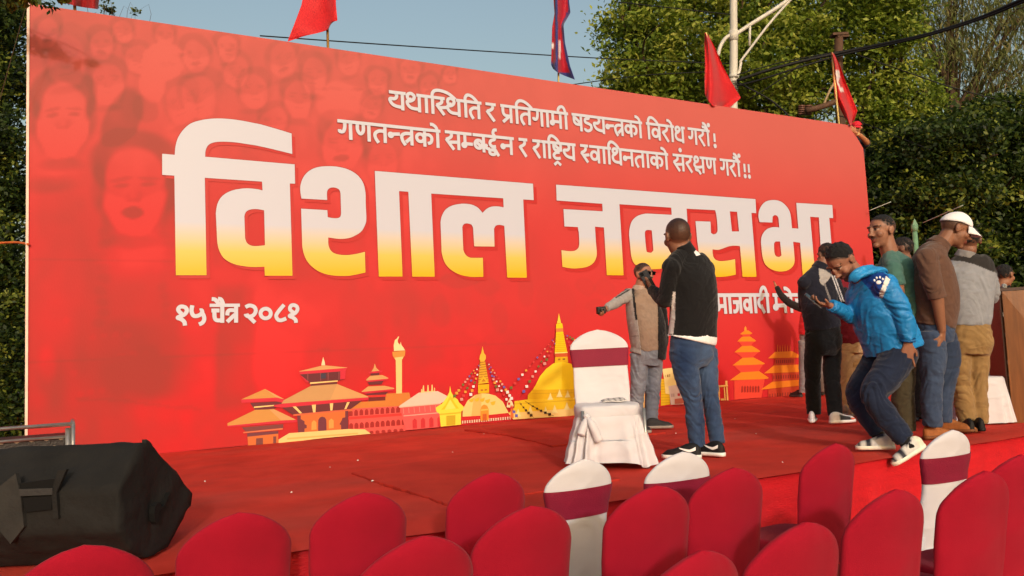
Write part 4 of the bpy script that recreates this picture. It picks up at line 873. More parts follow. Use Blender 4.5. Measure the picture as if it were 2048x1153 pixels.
# ---- small white scraps on the carpet
for i, (x, y) in enumerate(((745, 962), (716, 921), (905, 905), (1352, 867), (1470, 838), (968, 868), (660, 935), (1512, 868), (583, 985), (1100, 880), (1565, 925), (410, 963))):
    p = on_z(x, y, STAGE + .012); s_ = rng.uniform(.005, .010); a = rng.uniform(0, 3)
    d1, d2 = np.array([math.cos(a), math.sin(a), .2]) * s_, np.array([-math.sin(a), math.cos(a), .3]) * s_ * .6
    V = [p - d1 - d2, p + d1 - d2 * .8, p + d1 * .7 + d2, p - d1 * .9 + d2 * 1.2, p + UP * .006]
    mesh('paper_scrap', V, [[0, 1, 4], [1, 2, 4], [2, 3, 4], [3, 0, 4]], M('torn paper', (220, 214, 206), .8), None, smooth=False, loc=p, label='tiny scrap of white litter lying on the red stage carpet', cat='litter', group='paper scraps on the stage carpet')
# ------------------------------------------------------------------ people
def rot(v, k, a):
    k = unit(k); return v * math.cos(a) + np.cross(k, v) * math.sin(a) + k * (k @ v) * (1 - math.cos(a))
HEADB = [((0,-.012,.035),(.076,.097,.088)), ((0,.026,-.02),(.062,.068,.085)), ((0,.018,-.068),(.051,.062,.046)), ((0,.066,-.096),(.024,.022,.02)),
         ((0,.094,.006),(.011,.015,.03)), ((0,.107,-.022),(.014,.017,.012)), ((.012,.098,-.027),(.010,.012,.008)), ((-.012,.098,-.027),(.010,.012,.008)),
         ((.03,.077,.038),(.030,.014,.011)), ((-.03,.077,.038),(.030,.014,.011)), ((.041,.062,-.02),(.026,.024,.026)), ((-.041,.062,-.02),(.026,.024,.026)),
         ((0,.089,-.053),(.022,.011,.007)), ((0,.087,-.064),(.019,.011,.008)), ((.031,.079,.014),(.013,.010,.008)), ((-.031,.079,.014),(.013,.010,.008)),
         ((.078,-.010,.0),(.010,.022,.033)), ((-.078,-.010,.0),(.010,.022,.033)), ((.084,-.018,.008),(.006,.016,.024)), ((-.084,-.018,.008),(.006,.016,.024))]
SOCK = 0
def hand(wr, d, nrm, side=1, curl=0.35, spread=0.1, sc=1.0):
    d = unit(d); nrm = unit(nrm - d * (nrm @ d)); s = np.cross(nrm, d) * side; out = []
    cs = [wr - d * .02 * sc, wr + d * .02 * sc, wr + d * .06 * sc, wr + d * .1 * sc]
    out.append(loft(cs, [.026*sc, .032*sc, .042*sc, .041*sc], [.019*sc, .017*sc, .015*sc, .011*sc], s, 12, 3, 2.6))
    for i, ln in enumerate((.074, .083, .077, .06)):
        p = wr + d * (.094 - .004 * abs(i - 1.2)) * sc + s * (.0315 - .021 * i) * sc
        v = unit(d + s * spread * (1.5 - i)); pts = [p - v * .012 * sc, p]; a = 0
        for f in (.45, .3, .25):
            a += curl * (1.0 if f > .4 else 1.15) * (1 + .12 * i)
            v2 = unit(v * math.cos(a) + nrm * math.sin(a)); p = p + v2 * ln * f * sc; pts.append(p)
        out.append(tube(pts, [.0095*sc, .0095*sc, .0085*sc, .0078*sc, .006*sc], 8, 3))
    p = wr + d * .028 * sc + s * .03 * sc; v = unit(d * .75 + s * .65 + nrm * (.25 + curl * .5)); q = p + v * .042 * sc
    v2 = unit(d * .95 + s * .25 + nrm * (.2 + curl * .8)); out.append(tube([p - v * .02 * sc, p, q, q + v2 * .032 * sc], [.013*sc, .0125*sc, .0105*sc, .008*sc], 8, 3))
    return out
def shoe(fig, heel, toe, up=UP, cols=((30, 30, 32), (225, 222, 215)), wd=1.0, toecol=None, mark=None, hi=1.0):
    d = toe - heel; ln = np.linalg.norm(d); d = d / ln; up = unit(up - d * (up @ d)); s = np.cross(d, up); k = ln / 0.29 * wd
    t = np.linspace(0, 1, 15); half = np.interp(t, [0, .08, .25, .45, .7, .88, .97, 1], [.018, .031, .035, .036, .047, .040, .022, .006]) * k
    st = 0.030
    def ringz(z, f): return np.vstack([heel + d * ln * t[:, None] + s * (half * f)[:, None] + up * z, (heel + d * ln * t[:, None] - s * (half * f)[:, None] + up * z)[::-1]])
    R_ = [ringz(0.002, .9), ringz(st * .5, 1.06), ringz(st, 1.0)]; m = 30; V = np.vstack(R_); Fc = []
    for i in range(2):
        for j in range(m): Fc.append([i*m + j, i*m + (j+1) % m, (i+1)*m + (j+1) % m, (i+1)*m + j])
    Fc += [list(range(m))[::-1], [2*m + j for j in range(m)]]
    sc_ = np.tile(np.array(lin(cols[1])), (len(V), 1))
    root = fig.root
    hts = np.interp(t, [0, .1, .25, .38, .5, .7, .88, 1], [.055, .085, .088, .080, .062, .045, .036, .008]) * hi
    U = []; n2 = 11
    for i in range(15):
        for j in range(n2):
            a = math.pi * j / (n2 - 1); x = math.cos(a); z = math.sin(a) ** .75
            U.append(heel + d * (ln * (0.012 + t[i] * .965)) + s * x * half[i] * .95 + up * (st * .9 + z * hts[i]))
    U = np.array(U); c = np.tile(np.array(lin(cols[0])), (len(U), 1)); ti = np.repeat(t, n2); an = np.tile(np.linspace(0, 1, n2), 15)
    if toecol == 'stripe': 
        f = ((ti * 36) % 2 > 1) & (ti > .52); c[f] = lin((40, 42, 52)); g = (ti > .22) & (ti < .5) & (np.abs(an - .5) < .3); c[g] = lin((36, 40, 60)); h = (ti < .16); c[h] = lin((214, 208, 190))
    if toecol == 'side': g = (ti > .3) & (ti < .75) & ((an < .3) | (an > .7)); c[g] = lin((34, 34, 38)); h = (ti > .72) & ((an < .14) | (an > .86)); c[h] = lin((224, 96, 60))
    o = mesh('shoe', U, grid_faces(15, n2) + [[j for j in range(n2)], [14 * n2 + j for j in range(n2)][::-1]], M('shoe upper', rough=.6, attr=True, var=.12, vscale=30, bump=.3, bscale=180), root, col=c)
    if toecol == 'stripe':
        b0 = (np.abs((ti) - 0) < 0); 
    mesh('sole', V, Fc, M('shoe sole', rough=.6, attr=True, var=.08, vscale=30, bump=.1), o, col=sc_)
    if mark:
        for sd in (-1, 1):
            pts = []
            for q in np.linspace(0, 1, 10):
                tt = .10 + .42 * q; zc = .030 + .040 * abs(q - .35) ** 1.3 * (1.6 if q < .35 else .9); hw = .011 * (1 - q) ** .6 + .001
                hf = np.interp(tt, t, half); 
                for e in (-1, 1):
                    zz = st + zc + e * hw; y = hf * math.sqrt(max(0, 1 - min(1, ((zz - st) / np.interp(tt, t, hts)) ** 2.4)))
                    pts.append(heel + d * ln * tt + s * sd * (y + .004) + up * zz)
            mesh('swoosh_mark', np.array(pts), [[2*i, 2*i+1, 2*i+3, 2*i+2] for i in range(9)], M('white mark', (232, 232, 232), .5), o, smooth=False)
    return o
class Fig:
    def __init__(s, label, Z, foot, z0=None):
        s.Z = Z; b_ = at(foot[0], foot[1], Z); s.root = thing('person', label, 'person', (b_[0], b_[1], STAGE if z0 is None else z0), 'people on the stage')
        s.base = wloc(s.root); s.hot = []
    def p(s, q): return at(q[0], q[1], s.Z + (q[2] if len(q) > 2 else 0))
    def pts(s, L_): return np.array([s.p(q) for q in L_])
    def torso(s, secs, grow=0.0, f=1.0, pw=2.3):
        c = s.pts(secs); lat = np.array([dirw(q[5] + 90) for q in secs])
        return loft(c, [q[3] * f + grow for q in secs], [q[4] * f + grow for q in secs], lat, 28, 5, pw)
    def limb(s, L_, grow=0.0, f=1.0):
        if len(L_) > 3: s.hot += [(s.p(L_[2]), .12), (s.p(L_[-1]), .09), (s.p(L_[0]), .11)]
        return tube(s.pts(L_), [q[3] * f + grow for q in L_], 16, 5)
    def body(s, parts, head=None, skin=(150, 98, 74), stubble=0.0, must=0.0, buzz=(17, 14, 13), voxel=0.0065, brow=(30, 22, 18)):
        """ONE continuous skin mesh: head, neck, trunk, arms, hands, legs"""
        loc = None
        if head:
            c, f, u, r, sc = head; R3 = np.stack([r, f, u], 1)
            parts = list(parts) + [ball(c + R3 @ (np.array(a) * sc), np.array(b_) * sc, R3, 18, 12) for a, b_ in HEADB]
        V, Fc, N = fuse(parts, voxel, 2)
        col = np.tile(np.array(lin(skin)), (len(V), 1)); col *= (0.92 + 0.16 * vnoise(V * 14, 2))[:, None]
        if head:
            q = ((V - c) @ R3) / sc; x, y, z = q.T; near = np.linalg.norm(q, axis=1) < .17
            def pt(mask, cc, a=1.0):
                mk = (np.clip(mask, 0, 1) * near * a)[:, None]; col[:] = col * (1 - mk) + np.array(lin(cc)) * mk
            ax = np.abs(x); fr = y > .04
            pt(((ax > .012) & (ax < .056) & (z > .030 + .05 * (ax - .012)) & (z < .043 - .12 * np.maximum(ax - .03, 0)) & fr) * 1.0, brow, .85)
            pt((((ax - .031) / .018) ** 2 + ((z - .013) / .0085) ** 2 < 1) * (y > .06) * 1.0, (150, 132, 122), .35)
            pt((((ax - .031) / .009) ** 2 + ((z - .013) / .006) ** 2 < 1) * (y > .06) * 1.0, (28, 18, 14), .85)
            pt(((ax - .031) ** 2 / .019 ** 2 + ((z - .021) / .004) ** 2 < 1) * (y > .06) * 1.0, (34, 22, 18), .9)
            pt((np.hypot(x / .026, (z + .058) / .014) < 1) * fr * 1.0, (128, 66, 58), .8)
            pt((np.hypot(x / .026, (z + .0585) / .0022) < 1) * fr * 1.0, (60, 26, 22), .9)
            pt((np.hypot((ax - .011) / .006, (z + .032) / .004) < 1) * (y > .085) * 1.0, (60, 34, 26), .8)
            pt(sstep(.036, .02, ax) * sstep(-.029, -.037, z) * sstep(-.058, -.051, z) * fr * (0.6 + 0.4 * vnoise(V * 300, 5)), (22, 16, 14), must)
            pt(sstep(-.03, -.05, z - 0.0 * y) * sstep(-.01, .02, y) * (0.55 + 0.45 * vnoise(V * 260, 6)) * (1 - (np.hypot(x / .026, (z + .058) / .013) < 1)), (26, 20, 18), stubble)
            if buzz:
                zt = np.interp(y, [-.12, -.07, -.03, 0, .02, .05, .075, .1], [-.045, -.042, -.03, .025, .03, .068, .082, .1])
                pt(sstep(-.004, .016, z - zt) * (ax < .083) * (0.75 + 0.25 * vnoise(V * 320, 7)), buzz, np.interp(z, [-.05, .04, .09], [.62, .85, .97]))
            s.head = head
        s.skinV = V
        o = mesh('body', V, Fc, M('skin', rough=.5, attr=True, var=.05, vscale=40, bump=.12, bscale=220, spec=.35), s.root, col=col)
        return o
    def headspec(s, q, phi, pitch=0, roll=0, sc=1.08):
        c = s.p(q); f = dirw(phi); r = dirw(phi + 90); u = UP.copy()
        a = math.radians(-pitch); f2 = rot(f, r, a); u2 = rot(u, r, a)
        if (f2[2] > 0) == (pitch > 0): f2 = rot(f, r, -a); u2 = rot(u, r, -a)
        a = math.radians(roll); r2, u2 = rot(r, f2, a), rot(u2, f2, a)
        return (c, f2, u2, r2, sc)
    def hair(s, col=(20, 17, 16), line=None, th=1.0, top=1.0, name='hair', seed=1):
        c, f, u, r, sc = s.head; R3 = np.stack([r, f, u], 1); nu, nv = 72, 48; V = []
        ths = np.linspace(0.0, math.pi * .80, nv); phs = np.linspace(0, 2 * math.pi, nu, endpoint=False)
        A, B = np.meshgrid(ths, phs, indexing='ij'); D = np.stack([np.sin(A) * np.cos(B), np.sin(A) * np.sin(B), np.cos(A)], -1).reshape(-1, 3)
        q = D * np.array([.0765, .0975, .0885]) + np.array([0, -.012, .035])
        yk = [-.12, -.07, -.035, -.012, .01, .03, .05, .075, .1]; zk = line or [-.06, -.058, -.045, .0, .006, .03, .066, .078, .092]
        m = sstep(-.004, .034, q[:, 2] - np.interp(q[:, 1], yk, zk) + .014 * (vnoise(q * 55, seed + 2) - .5))
        nz = vnoise(q * np.array([60, 60, 26]) * 1.6, seed) - .5
        g = -0.009 + m * (0.0085 * th + 0.012 * (top - 1) * sstep(.04, .11, q[:, 2]) + .010 * nz * th) + .004 * (vnoise(q * 140, seed + 9) - .5)
        q = q + D * g[:, None]; V = c + (q * sc) @ R3.T
        cc = np.array(lin(col))[None] * (0.7 + 0.8 * vnoise(q * 90, seed + 3))[:, None]
        return mesh(name, V, grid_faces(nv, nu, True), M('hair', rough=.55, attr=True, var=.3, vscale=120, bump=.7, bscale=240, spec=.4), s.root, col=cc)
    def cloth(s, name, parts, col, voxel=0.0085, amp=0.010, fr=(6, 6, 10), seed=0, paint=None, rough=.8, mat=None, smooth=4, parent=None, cut=None, sheen=.15, spec=.2):
        V, Fc, N = fuse(parts, voxel, smooth); Q = V - s.base
        hot = np.full(len(V), .35)
        for h, r_ in s.hot: hot = np.maximum(hot, 1.25 * np.exp(-np.sum((V - h) ** 2, 1) / r_ ** 2))
        # folds: broad soft ones, and sharp creases gathered at the joints
        warp = Q + 0.05 * np.stack([vnoise(Q * 5, seed + 11), vnoise(Q * 5, seed + 12), vnoise(Q * 5, seed + 13)], 1)
        warp[:, 2] += .5 * (vnoise(Q * [6, 6, 2], seed + 14) - .5)          # slanting, not ring-like
        n1 = 1 - np.abs(2 * vnoise(warp * np.array(fr), seed) - 1); n2 = vnoise(Q * np.array(fr) * 2.3, seed + 5)
        c1 = (1 - np.abs(2 * vnoise(warp * np.array([9, 9, 17]), seed + 7) - 1)) ** 4; c2 = (1 - np.abs(2 * vnoise(warp * np.array([17, 17, 30]), seed + 8) - 1)) ** 4
        V = V + N * (((n1 ** 2 - .35) * amp * .55 + (n2 - .5) * amp * .35) + hot * amp * (.30 - 1.15 * c1 - .6 * c2))[:, None]
        c = np.tile(np.array(lin(col)), (len(V), 1)); c *= (0.95 + .1 * vnoise(Q * 9, seed + 1))[:, None]
        if paint: c = paint(V, N, c)
        if cut is not None:
            kill = cut(V, N); Fc = [f for f in Fc if not kill[f].any()]
        o = mesh(name, V, Fc, M(mat or 'cloth', rough=rough, attr=True, var=.09, vscale=22, bump=.22, bscale=260, spec=spec, sheen=sheen, crease=.35, cscale=9), parent or s.root, col=c)
        if cut is not None: sd = o.modifiers.new('thick', 'SOLIDIFY'); sd.thickness = .006; sd.offset = -1
        return o
def patch(V, N, c, poly, col, facing=True):
    x, y = px_of(V); m = inpoly(x, y, poly)
    if facing: m &= np.einsum('ij,ij->i', N, toward(V)) > -0.05
    c[m] = lin(col); return c
def denim(base, fade):
    def f(V, N, c):
        k = vnoise(V * [5, 5, 2.2], 41); c = np.array(lin(base))[None] * (1 - k[:, None] * .55) + np.array(lin(fade))[None] * (k[:, None] * .55)
        return c * (0.85 + .3 * vnoise(V * [14, 14, 40], 42))[:, None]
    return f
def phone(label, c, up, nrm, ln=.155, wd=.075, th=.009, col=(24, 28, 38)):
    up = unit(up); nrm = unit(nrm - up * (nrm @ up)); s = np.cross(up, nrm); ax = np.stack([s, up, nrm])
    o = thing('phone', label, 'phone', c)
    b_ = mesh('case', *box(c, (wd / 2, ln / 2, th / 2), ax), M('phone case', col, .35, .05, spec=.5), o, smooth=False); bevelled(b_, .004)
    mesh('screen', *box(c - nrm * (th / 2 + .0006), (wd / 2 - .004, ln / 2 - .005, .0005), ax), M('dark glass', (8, 10, 14), .08, 0, bump=0, spec=.6), o, smooth=False)
    mesh('camera_bump', *box(c + nrm * (th / 2 + .0012) + up * ln * .36 - s * wd * .2, (wd * .18, ln * .1, .0012), ax), M('dark glass', (8, 10, 14), .08, 0, bump=0, spec=.6), o, smooth=False)
    return o
def legs_body(F, L1, L2): return [F.limb(L1, 0, .72), F.limb(L2, 0, .72)]
def collar(F, q, r0, phi, h=.045, col=(150, 150, 150), tilt=.02, name='collar', mat='cloth'):
    c = F.p(q); d = unit(F.head[0] - F.head[1] * .02 - c); l = dirw(phi + 90)
    return F.cloth(name, [loft([c - d * .03, c + d * h * .4, c + d * h], [r0 * 1.35, r0 * 1.12, r0 * 1.06], [r0 * 1.3, r0 * 1.1, r0 * 1.05], l, 20, 3)], col, .008, .003, seed=7)
def traps(F, T, *arms):
    n0 = F.p(T[0]) - UP * .015; out = []
    for a in arms:
        s = F.p(a[0]); out.append(tube([n0, n0 * .52 + s * .48 + UP * .004, s], [T[0][3] * .92, .066, a[0][3] * 1.0], 14, 4))
    return out

# ---- man in black jersey, seen from behind, holding up a phone
F = Fig('stocky man from behind in black jersey and blue jeans, holding up a phone', 6.1, (1408, 912)); ph = -35
T = [(1369,500,.0,.062,.062,ph), (1374,516,0,.125,.075,ph), (1380,530,0,.195,.10,ph), (1385,560,0,.207,.135,ph), (1388,600,0,.200,.142,ph), (1387,640,0,.202,.146,ph), (1385,672,0,.207,.150,ph)]
aL = [(1344,536,-.12,.074), (1337,570,-.10,.068), (1331,600,-.06,.060), (1318,592,.06,.055), (1304,580,.17,.040)]
aR = [(1411,540,.12,.072), (1415,575,.16,.064), (1412,608,.2,.056), (1396,600,.33,.05), (1376,588,.42,.04)]
lL = [(1362,698,-.05,.098), (1374,752,-.06,.096), (1385,797,-.05,.074), (1391,845,-.05,.071), (1395,893,-.05,.060)]
lR = [(1411,698,.08,.095), (1413,752,.06,.090), (1420,797,.05,.068), (1429,845,.05,.063), (1435,887,.03,.054)]
hd = F.headspec((1355,475,0), -15, 4, 0, 1.18)
wr = F.p((1302,577,.2)); hdir = unit(F.p((1293,560,.26)) - wr)
F.body([F.torso(T, 0, .82), tube([F.p((1372,512,0)), F.p((1362,494,0)), hd[0]], [.068, .067, .06]), F.limb(aL, 0, .62), F.limb(aR, 0, .62), *legs_body(F, lL, lR),
        *hand(wr, hdir, dirw(-70), 1, .42, .05, 1.0), *hand(F.p(aR[-1]), unit(F.p((1355,580,.46)) - F.p(aR[-1])), dirw(-10), -1, .5, .04)], hd, (131, 88, 67), stubble=.3, buzz=(15, 12, 11))
def pj(V, N, c):
    c = patch(V, N, c, [(1381, 495), (1388, 494), (1401.5, 510), (1393, 512)], (232, 230, 228))
    return patch(V, N, c, [(1346, 584), (1351, 585), (1350, 640), (1345, 680), (1335, 680), (1340, 640)], (205, 198, 196))
F.cloth('jersey', [F.torso(T), F.limb(aL), F.limb(aR), ball(F.p(aL[0]), .08), ball(F.p(aR[0]), .078), *traps(F, T, aL, aR)], (16, 15, 17), voxel=.006, amp=.008, fr=(4, 4, 9), seed=3, paint=pj, rough=.85)
collar(F, (1367, 501, 0), .070, ph, .05, (16, 15, 17), .028)
F.cloth('undershirt', [F.torso([(1384,668,0,.205,.148,ph), (1384,676,0,.210,.153,ph), (1383,681,0,.209,.152,ph)])], (232, 232, 232), .009, .002, seed=8)
F.cloth('jeans', [F.torso([(1386,660,0,.180,.130,ph), (1384,690,0,.186,.136,ph), (1383,716,0,.182,.136,ph), (1385,735,0,.13,.10,ph)]), F.limb(lL), F.limb(lR)], (40, 66, 104), amp=.012, fr=(5, 5, 17), seed=5, paint=denim((24, 44, 78), (86, 110, 142)))
for hp, fi in (((1403, 918), -62), ((1449, 914), -38)):
    h = on_z(hp[0], hp[1], STAGE + .012); shoe(F, h, h + dirw(fi) * .30, cols=((20, 20, 22), (228, 226, 222)), mark=True)
phone('dark phone held up by the man in the black jersey', F.p((1294, 560, .235)), F.p((1284, 546, .24)) - F.p((1299, 573, .24)), -dirw(8))

# ---- man in grey zip jacket and sunglasses, one arm held out
F = Fig('man in open grey jacket and sunglasses facing us with one arm stretched out', 8.5, (1296, 858)); ph = 150
T = [(1278,574,0,.06,.06,ph), (1281,582,0,.12,.08,ph), (1285,592,0,.185,.10,ph), (1287,620,0,.187,.13,ph), (1294,655,-.02,.185,.158,ph), (1297,680,-.01,.182,.155,ph), (1298,697,0,.178,.148,ph)]
aR = [(1259,588,-.06,.066), (1248,596,-.16,.060), (1236,604,-.26,.055), (1224,611,-.36,.048), (1212,617,-.44,.038)]
aL = [(1315,594,.08,.062), (1322,620,.12,.058), (1327,648,.12,.052), (1328,675,.08,.048), (1327,695,.02,.038)]
lR = [(1278,706,-.03,.098), (1278,750,-.03,.09), (1275,790,-.03,.08), (1272,825,-.03,.076), (1270,856,-.03,.074)]
lL = [(1308,706,.05,.098), (1307,745,.05,.09), (1305,785,.05,.083), (1303,820,.05,.076), (1302,846,.05,.072)]
hd = F.headspec((1287,550,0), 138, 4, 0, 1.06)
wr = F.p((1210,618,-.46)); hdir = unit(F.p((1200,621,-.55)) - wr)
F.body([F.torso(T, 0, .82), tube([F.p((1279,580,0)), F.p((1282,568,0)), hd[0]], [.06, .058, .055]), F.limb(aR, 0, .62), F.limb(aL, 0, .62), *legs_body(F, lR, lL),
        *hand(wr, hdir, unit(-UP + .3 * dirw(90)), -1, .55, .05), *hand(F.p(aL[-1]), -UP, dirw(-60), 1, .35, .05)], hd, (148, 102, 80), stubble=.15)
F.hair((18, 15, 14), th=.7, seed=4)
c, f, u, r, s_ = hd
sg = [box(c + (f * .098 + u * .012 + r * x * .034) * s_, np.array((.030, .004, .019)) * s_, np.stack([r, f, u])) for x in (-1, 1)] + [box(c + (f * .04 + u * .018 + r * x * .074) * s_, np.array((.003, .062, .005)) * s_, np.stack([r, f, u])) for x in (-1, 1)] + [box(c + (f * .099 + u * .02) * s_, np.array((.012, .003, .004)) * s_, np.stack([r, f, u]))]
o = mesh('sunglasses', *join(sg), M('dark glass', (8, 10, 14), .08, 0, bump=0, spec=.6), F.root, smooth=False); bevelled(o, .003)
F.cloth('polo_shirt', [F.torso(T)], (140, 118, 102), amp=.010, fr=(5, 5, 9), seed=12)
collar(F, (1279, 578, 0), .066, ph, .03, (160, 138, 126), -.012)
def openj(V, N):
    x, y = px_of(V); xl = 1268 + (y - 575) * (1282 - 1268) / 125
    return (np.einsum('ij,ij->i', N, toward(V)) > -.1) & (x > xl) & (x < 1317) | (y < 577)
def pg(V, N, c):
    x, y = px_of(V); c[x > 1312] = lin((20, 19, 21)); xl = 1268 + (y - 575) * .112
    m = (x > xl - 5) & (x < xl + 30) & (y < 640); c[m] = lin((26, 24, 26))
    for k in (-2.5, 2.5): c = patch(V, N, c, [(1258, 576 + k), (1262, 577 + k), (1233, 594 + k), (1229, 593 + k)], (40, 36, 36))
    c = patch(V, N, c, [(1247, 672), (1279, 672), (1279, 673.2), (1247, 673.2)], (112, 96, 90)); return c
TJ = T[2:] + [(1295,712,0,.184,.155,ph)]
F.cloth('jacket', [F.torso(TJ, .016), F.limb(aR, .003), F.limb(aL, .003), ball(F.p(aR[0]), .072), ball(F.p(aL[0]), .07), *traps(F, T, aR, aL)], (150, 143, 140), amp=.010, fr=(5, 5, 10), seed=14, paint=pg, cut=openj)
F.cloth('jeans', [F.torso([(1297,690,0,.170,.140,ph), (1296,712,0,.175,.142,ph), (1294,730,0,.15,.12,ph)]), F.limb(lR), F.limb(lL)], (120, 124, 134), amp=.014, fr=(6, 6, 16), seed=15, paint=denim((92, 98, 112), (160, 160, 164)))
h = on_z(1293, 858, STAGE + .012); shoe(F, h, h + dirw(104) * .28, cols=((44, 42, 42), (150, 138, 128)))
h = on_z(1266, 864, STAGE + .012); shoe(F, h, h + dirw(150) * .28, cols=((44, 42, 42), (150, 138, 128)))
cg = F.p((1202, 621, -.53)); o = thing('small_camera', 'small black camera gripped in the outstretched hand of the man in sunglasses', 'camera', cg)
b_ = mesh('camera_body', *box(cg, (.045, .03, .036), np.stack([dirw(80), dirw(-10), UP])), M('black plastic', (14, 14, 15), .45, .1), o, smooth=False); bevelled(b_, .008)
mesh('lens', *tube([cg + dirw(170) * .025, cg + dirw(170) * .05, cg + dirw(170) * .052], [.022, .02, .016], 14, 2), M('dark glass'), o)

# ---- man in navy and grey track jacket with black trousers
F = Fig('man seen from behind in navy track jacket with grey shoulder panel and black trousers', 8.4, (1650, 845)); ph = -22
T = [(1641,532,0,.062,.062,ph), (1642,541,0,.13,.085,ph), (1642,554,0,.195,.11,ph), (1638,590,0,.208,.145,ph), (1641,625,0,.20,.146,ph), (1645,650,0,.198,.146,ph), (1646,657,0,.196,.144,ph)]
aL = [(1609,566,-.08,.068), (1608,590,.02,.062), (1609,616,.1,.057), (1618,612,.22,.05), (1636,606,.32,.04)]
aR = [(1668,566,.1,.07), (1678,588,.12,.064), (1686,612,.12,.057), (1692,596,.25,.05), (1690,580,.36,.04)]
lL = [(1629,668,-.04,.098), (1626,715,-.04,.09), (1625,760,-.03,.082), (1627,800,-.03,.078), (1628,829,-.03,.074)]
lR = [(1665,668,.06,.1), (1664,715,.06,.095), (1664,760,.05,.087), (1668,800,.04,.08), (1671,834,.03,.076)]
hd = F.headspec((1653,511,.02), -10, 8, 0, 1.06)
F.body([F.torso(T, 0, .82), tube([F.p((1642,540,0)), F.p((1645,528,0)), hd[0]], [.06, .058, .055]), F.limb(aL, 0, .62), F.limb(aR, 0, .62), *legs_body(F, lL, lR),
        *hand(F.p(aL[-1]), dirw(40), -UP, -1, .4, .05), *hand(F.p(aR[-1]), UP * .6 + dirw(-40), -UP, 1, .4, .05)], hd, (129, 88, 69), voxel=.008)
F.hair((18, 16, 16), th=.9, seed=6)
def pn(V, N, c):
    c = patch(V, N, c, [(1637, 537), (1648, 539), (1664, 550), (1660, 556), (1652, 566), (1647, 572), (1640, 566)], (158, 152, 148))
    c = patch(V, N, c, [(1647, 566), (1651, 568), (1664, 604), (1659, 604)], (120, 114, 112))
    for k in (0, 5): c = patch(V, N, c, [(1663 + k, 552), (1665.5 + k, 552), (1684 + k, 604), (1681.5 + k, 604)], (205, 202, 205))
    return patch(V, N, c, [(1590, 607), (1700, 607), (1700, 608.5), (1590, 608.5)], (46, 46, 58))
F.cloth('track_jacket', [F.torso(T), F.limb(aL), F.limb(aR), ball(F.p(aL[0]), .076), ball(F.p(aR[0]), .077), *traps(F, T, aL, aR)], (24, 25, 38), amp=.008, fr=(5, 5, 9), seed=22, paint=pn)
collar(F, (1642, 535, 0), .072, ph, .045, (20, 21, 34), .012)
F.cloth('trousers', [F.torso([(1645,650,0,.188,.138,ph), (1647,675,0,.192,.142,ph), (1647,695,0,.185,.138,ph), (1647,710,0,.13,.1,ph)]), F.limb(lL), F.limb(lR)], (13, 13, 14), amp=.010, fr=(5, 5, 13), seed=25)
for hp, fi in (((1624, 846), 22), ((1660, 848), 78)):
    h = on_z(hp[0], hp[1], STAGE + .012); shoe(F, h, h + dirw(fi) * .29, cols=((222, 216, 212), (238, 234, 228)), toecol='side')

# ---- man in red vest, hand flat on the wall
F = Fig('mostly hidden man in red vest by the wall, one hand flat on the banner', 12.25, (1625, 794)); ph = -20
T = [(1629,598,0,.058,.058,ph), (1628,606,0,.12,.08,ph), (1626,612,0,.18,.10,ph), (1624,635,0,.19,.135,ph), (1621,660,0,.185,.135,ph), (1620,671,0,.185,.135,ph)]
aL = [(1606,618,-.06,.062), (1590,612,-.0,.06), (1574,603,.06,.056), (1562,590,.14,.05), (1553,574,.22,.036)]
aR = [(1646,618,.06,.06), (1652,640,.1,.055), (1654,662,.08,.05), (1650,682,.02,.045), (1648,694,-.04,.036)]
lL = [(1608,682,-.05,.09), (1608,715,-.05,.08), (1607,745,-.04,.07), (1606,770,-.04,.06), (1605,786,-.04,.056)]
lR = [(1636,682,.05,.09), (1640,715,.05,.08), (1644,745,.05,.07), (1645,770,.05,.06), (1646,784,.05,.056)]
hd = F.headspec((1631,580,0), -15, 0, 0, 1.04)
wr = F.p((1551,571,.24)); tp = on_y(1546, 556, YB - .03)
F.body([F.torso(T, 0, .82), tube([F.p((1629,604,0)), F.p((1630,594,0)), hd[0]], [.058, .056, .054]), F.limb(aL, 0, .62), F.limb(aR, 0, .62), *legs_body(F, lL, lR),
        *hand(wr, tp - wr, np.array([0, 1.0, 0]), 1, .12, .1), *hand(F.p(aR[-1]), -UP, dirw(-90), -1, .4, .05)], hd, (159, 108, 82), voxel=.0075)
F.hair((20, 17, 16), seed=9)
F.cloth('vest', [F.torso(T), ball(F.p(aL[0]), .06), ball(F.p(aR[0]), .06), *traps(F, T, aL, aR)], (196, 24, 34), amp=.012, fr=(2, 2, 22), seed=31)
F.cloth('shirt_sleeves', [F.limb(aL), F.limb(aR)], (30, 24, 24), .010, .006, seed=33)
F.cloth('trousers', [F.torso([(1621,664,0,.17,.125,ph), (1622,682,0,.175,.128,ph), (1623,694,0,.15,.11,ph)]), F.limb(lL), F.limb(lR)], (124, 116, 118), amp=.010, seed=35)
for hp, fi in (((1604, 795), -20), ((1645, 791), 20)):
    h = on_z(hp[0], hp[1], STAGE + .012); shoe(F, h, h + dirw(fi) * .28, cols=((36, 34, 36), (60, 56, 54)))

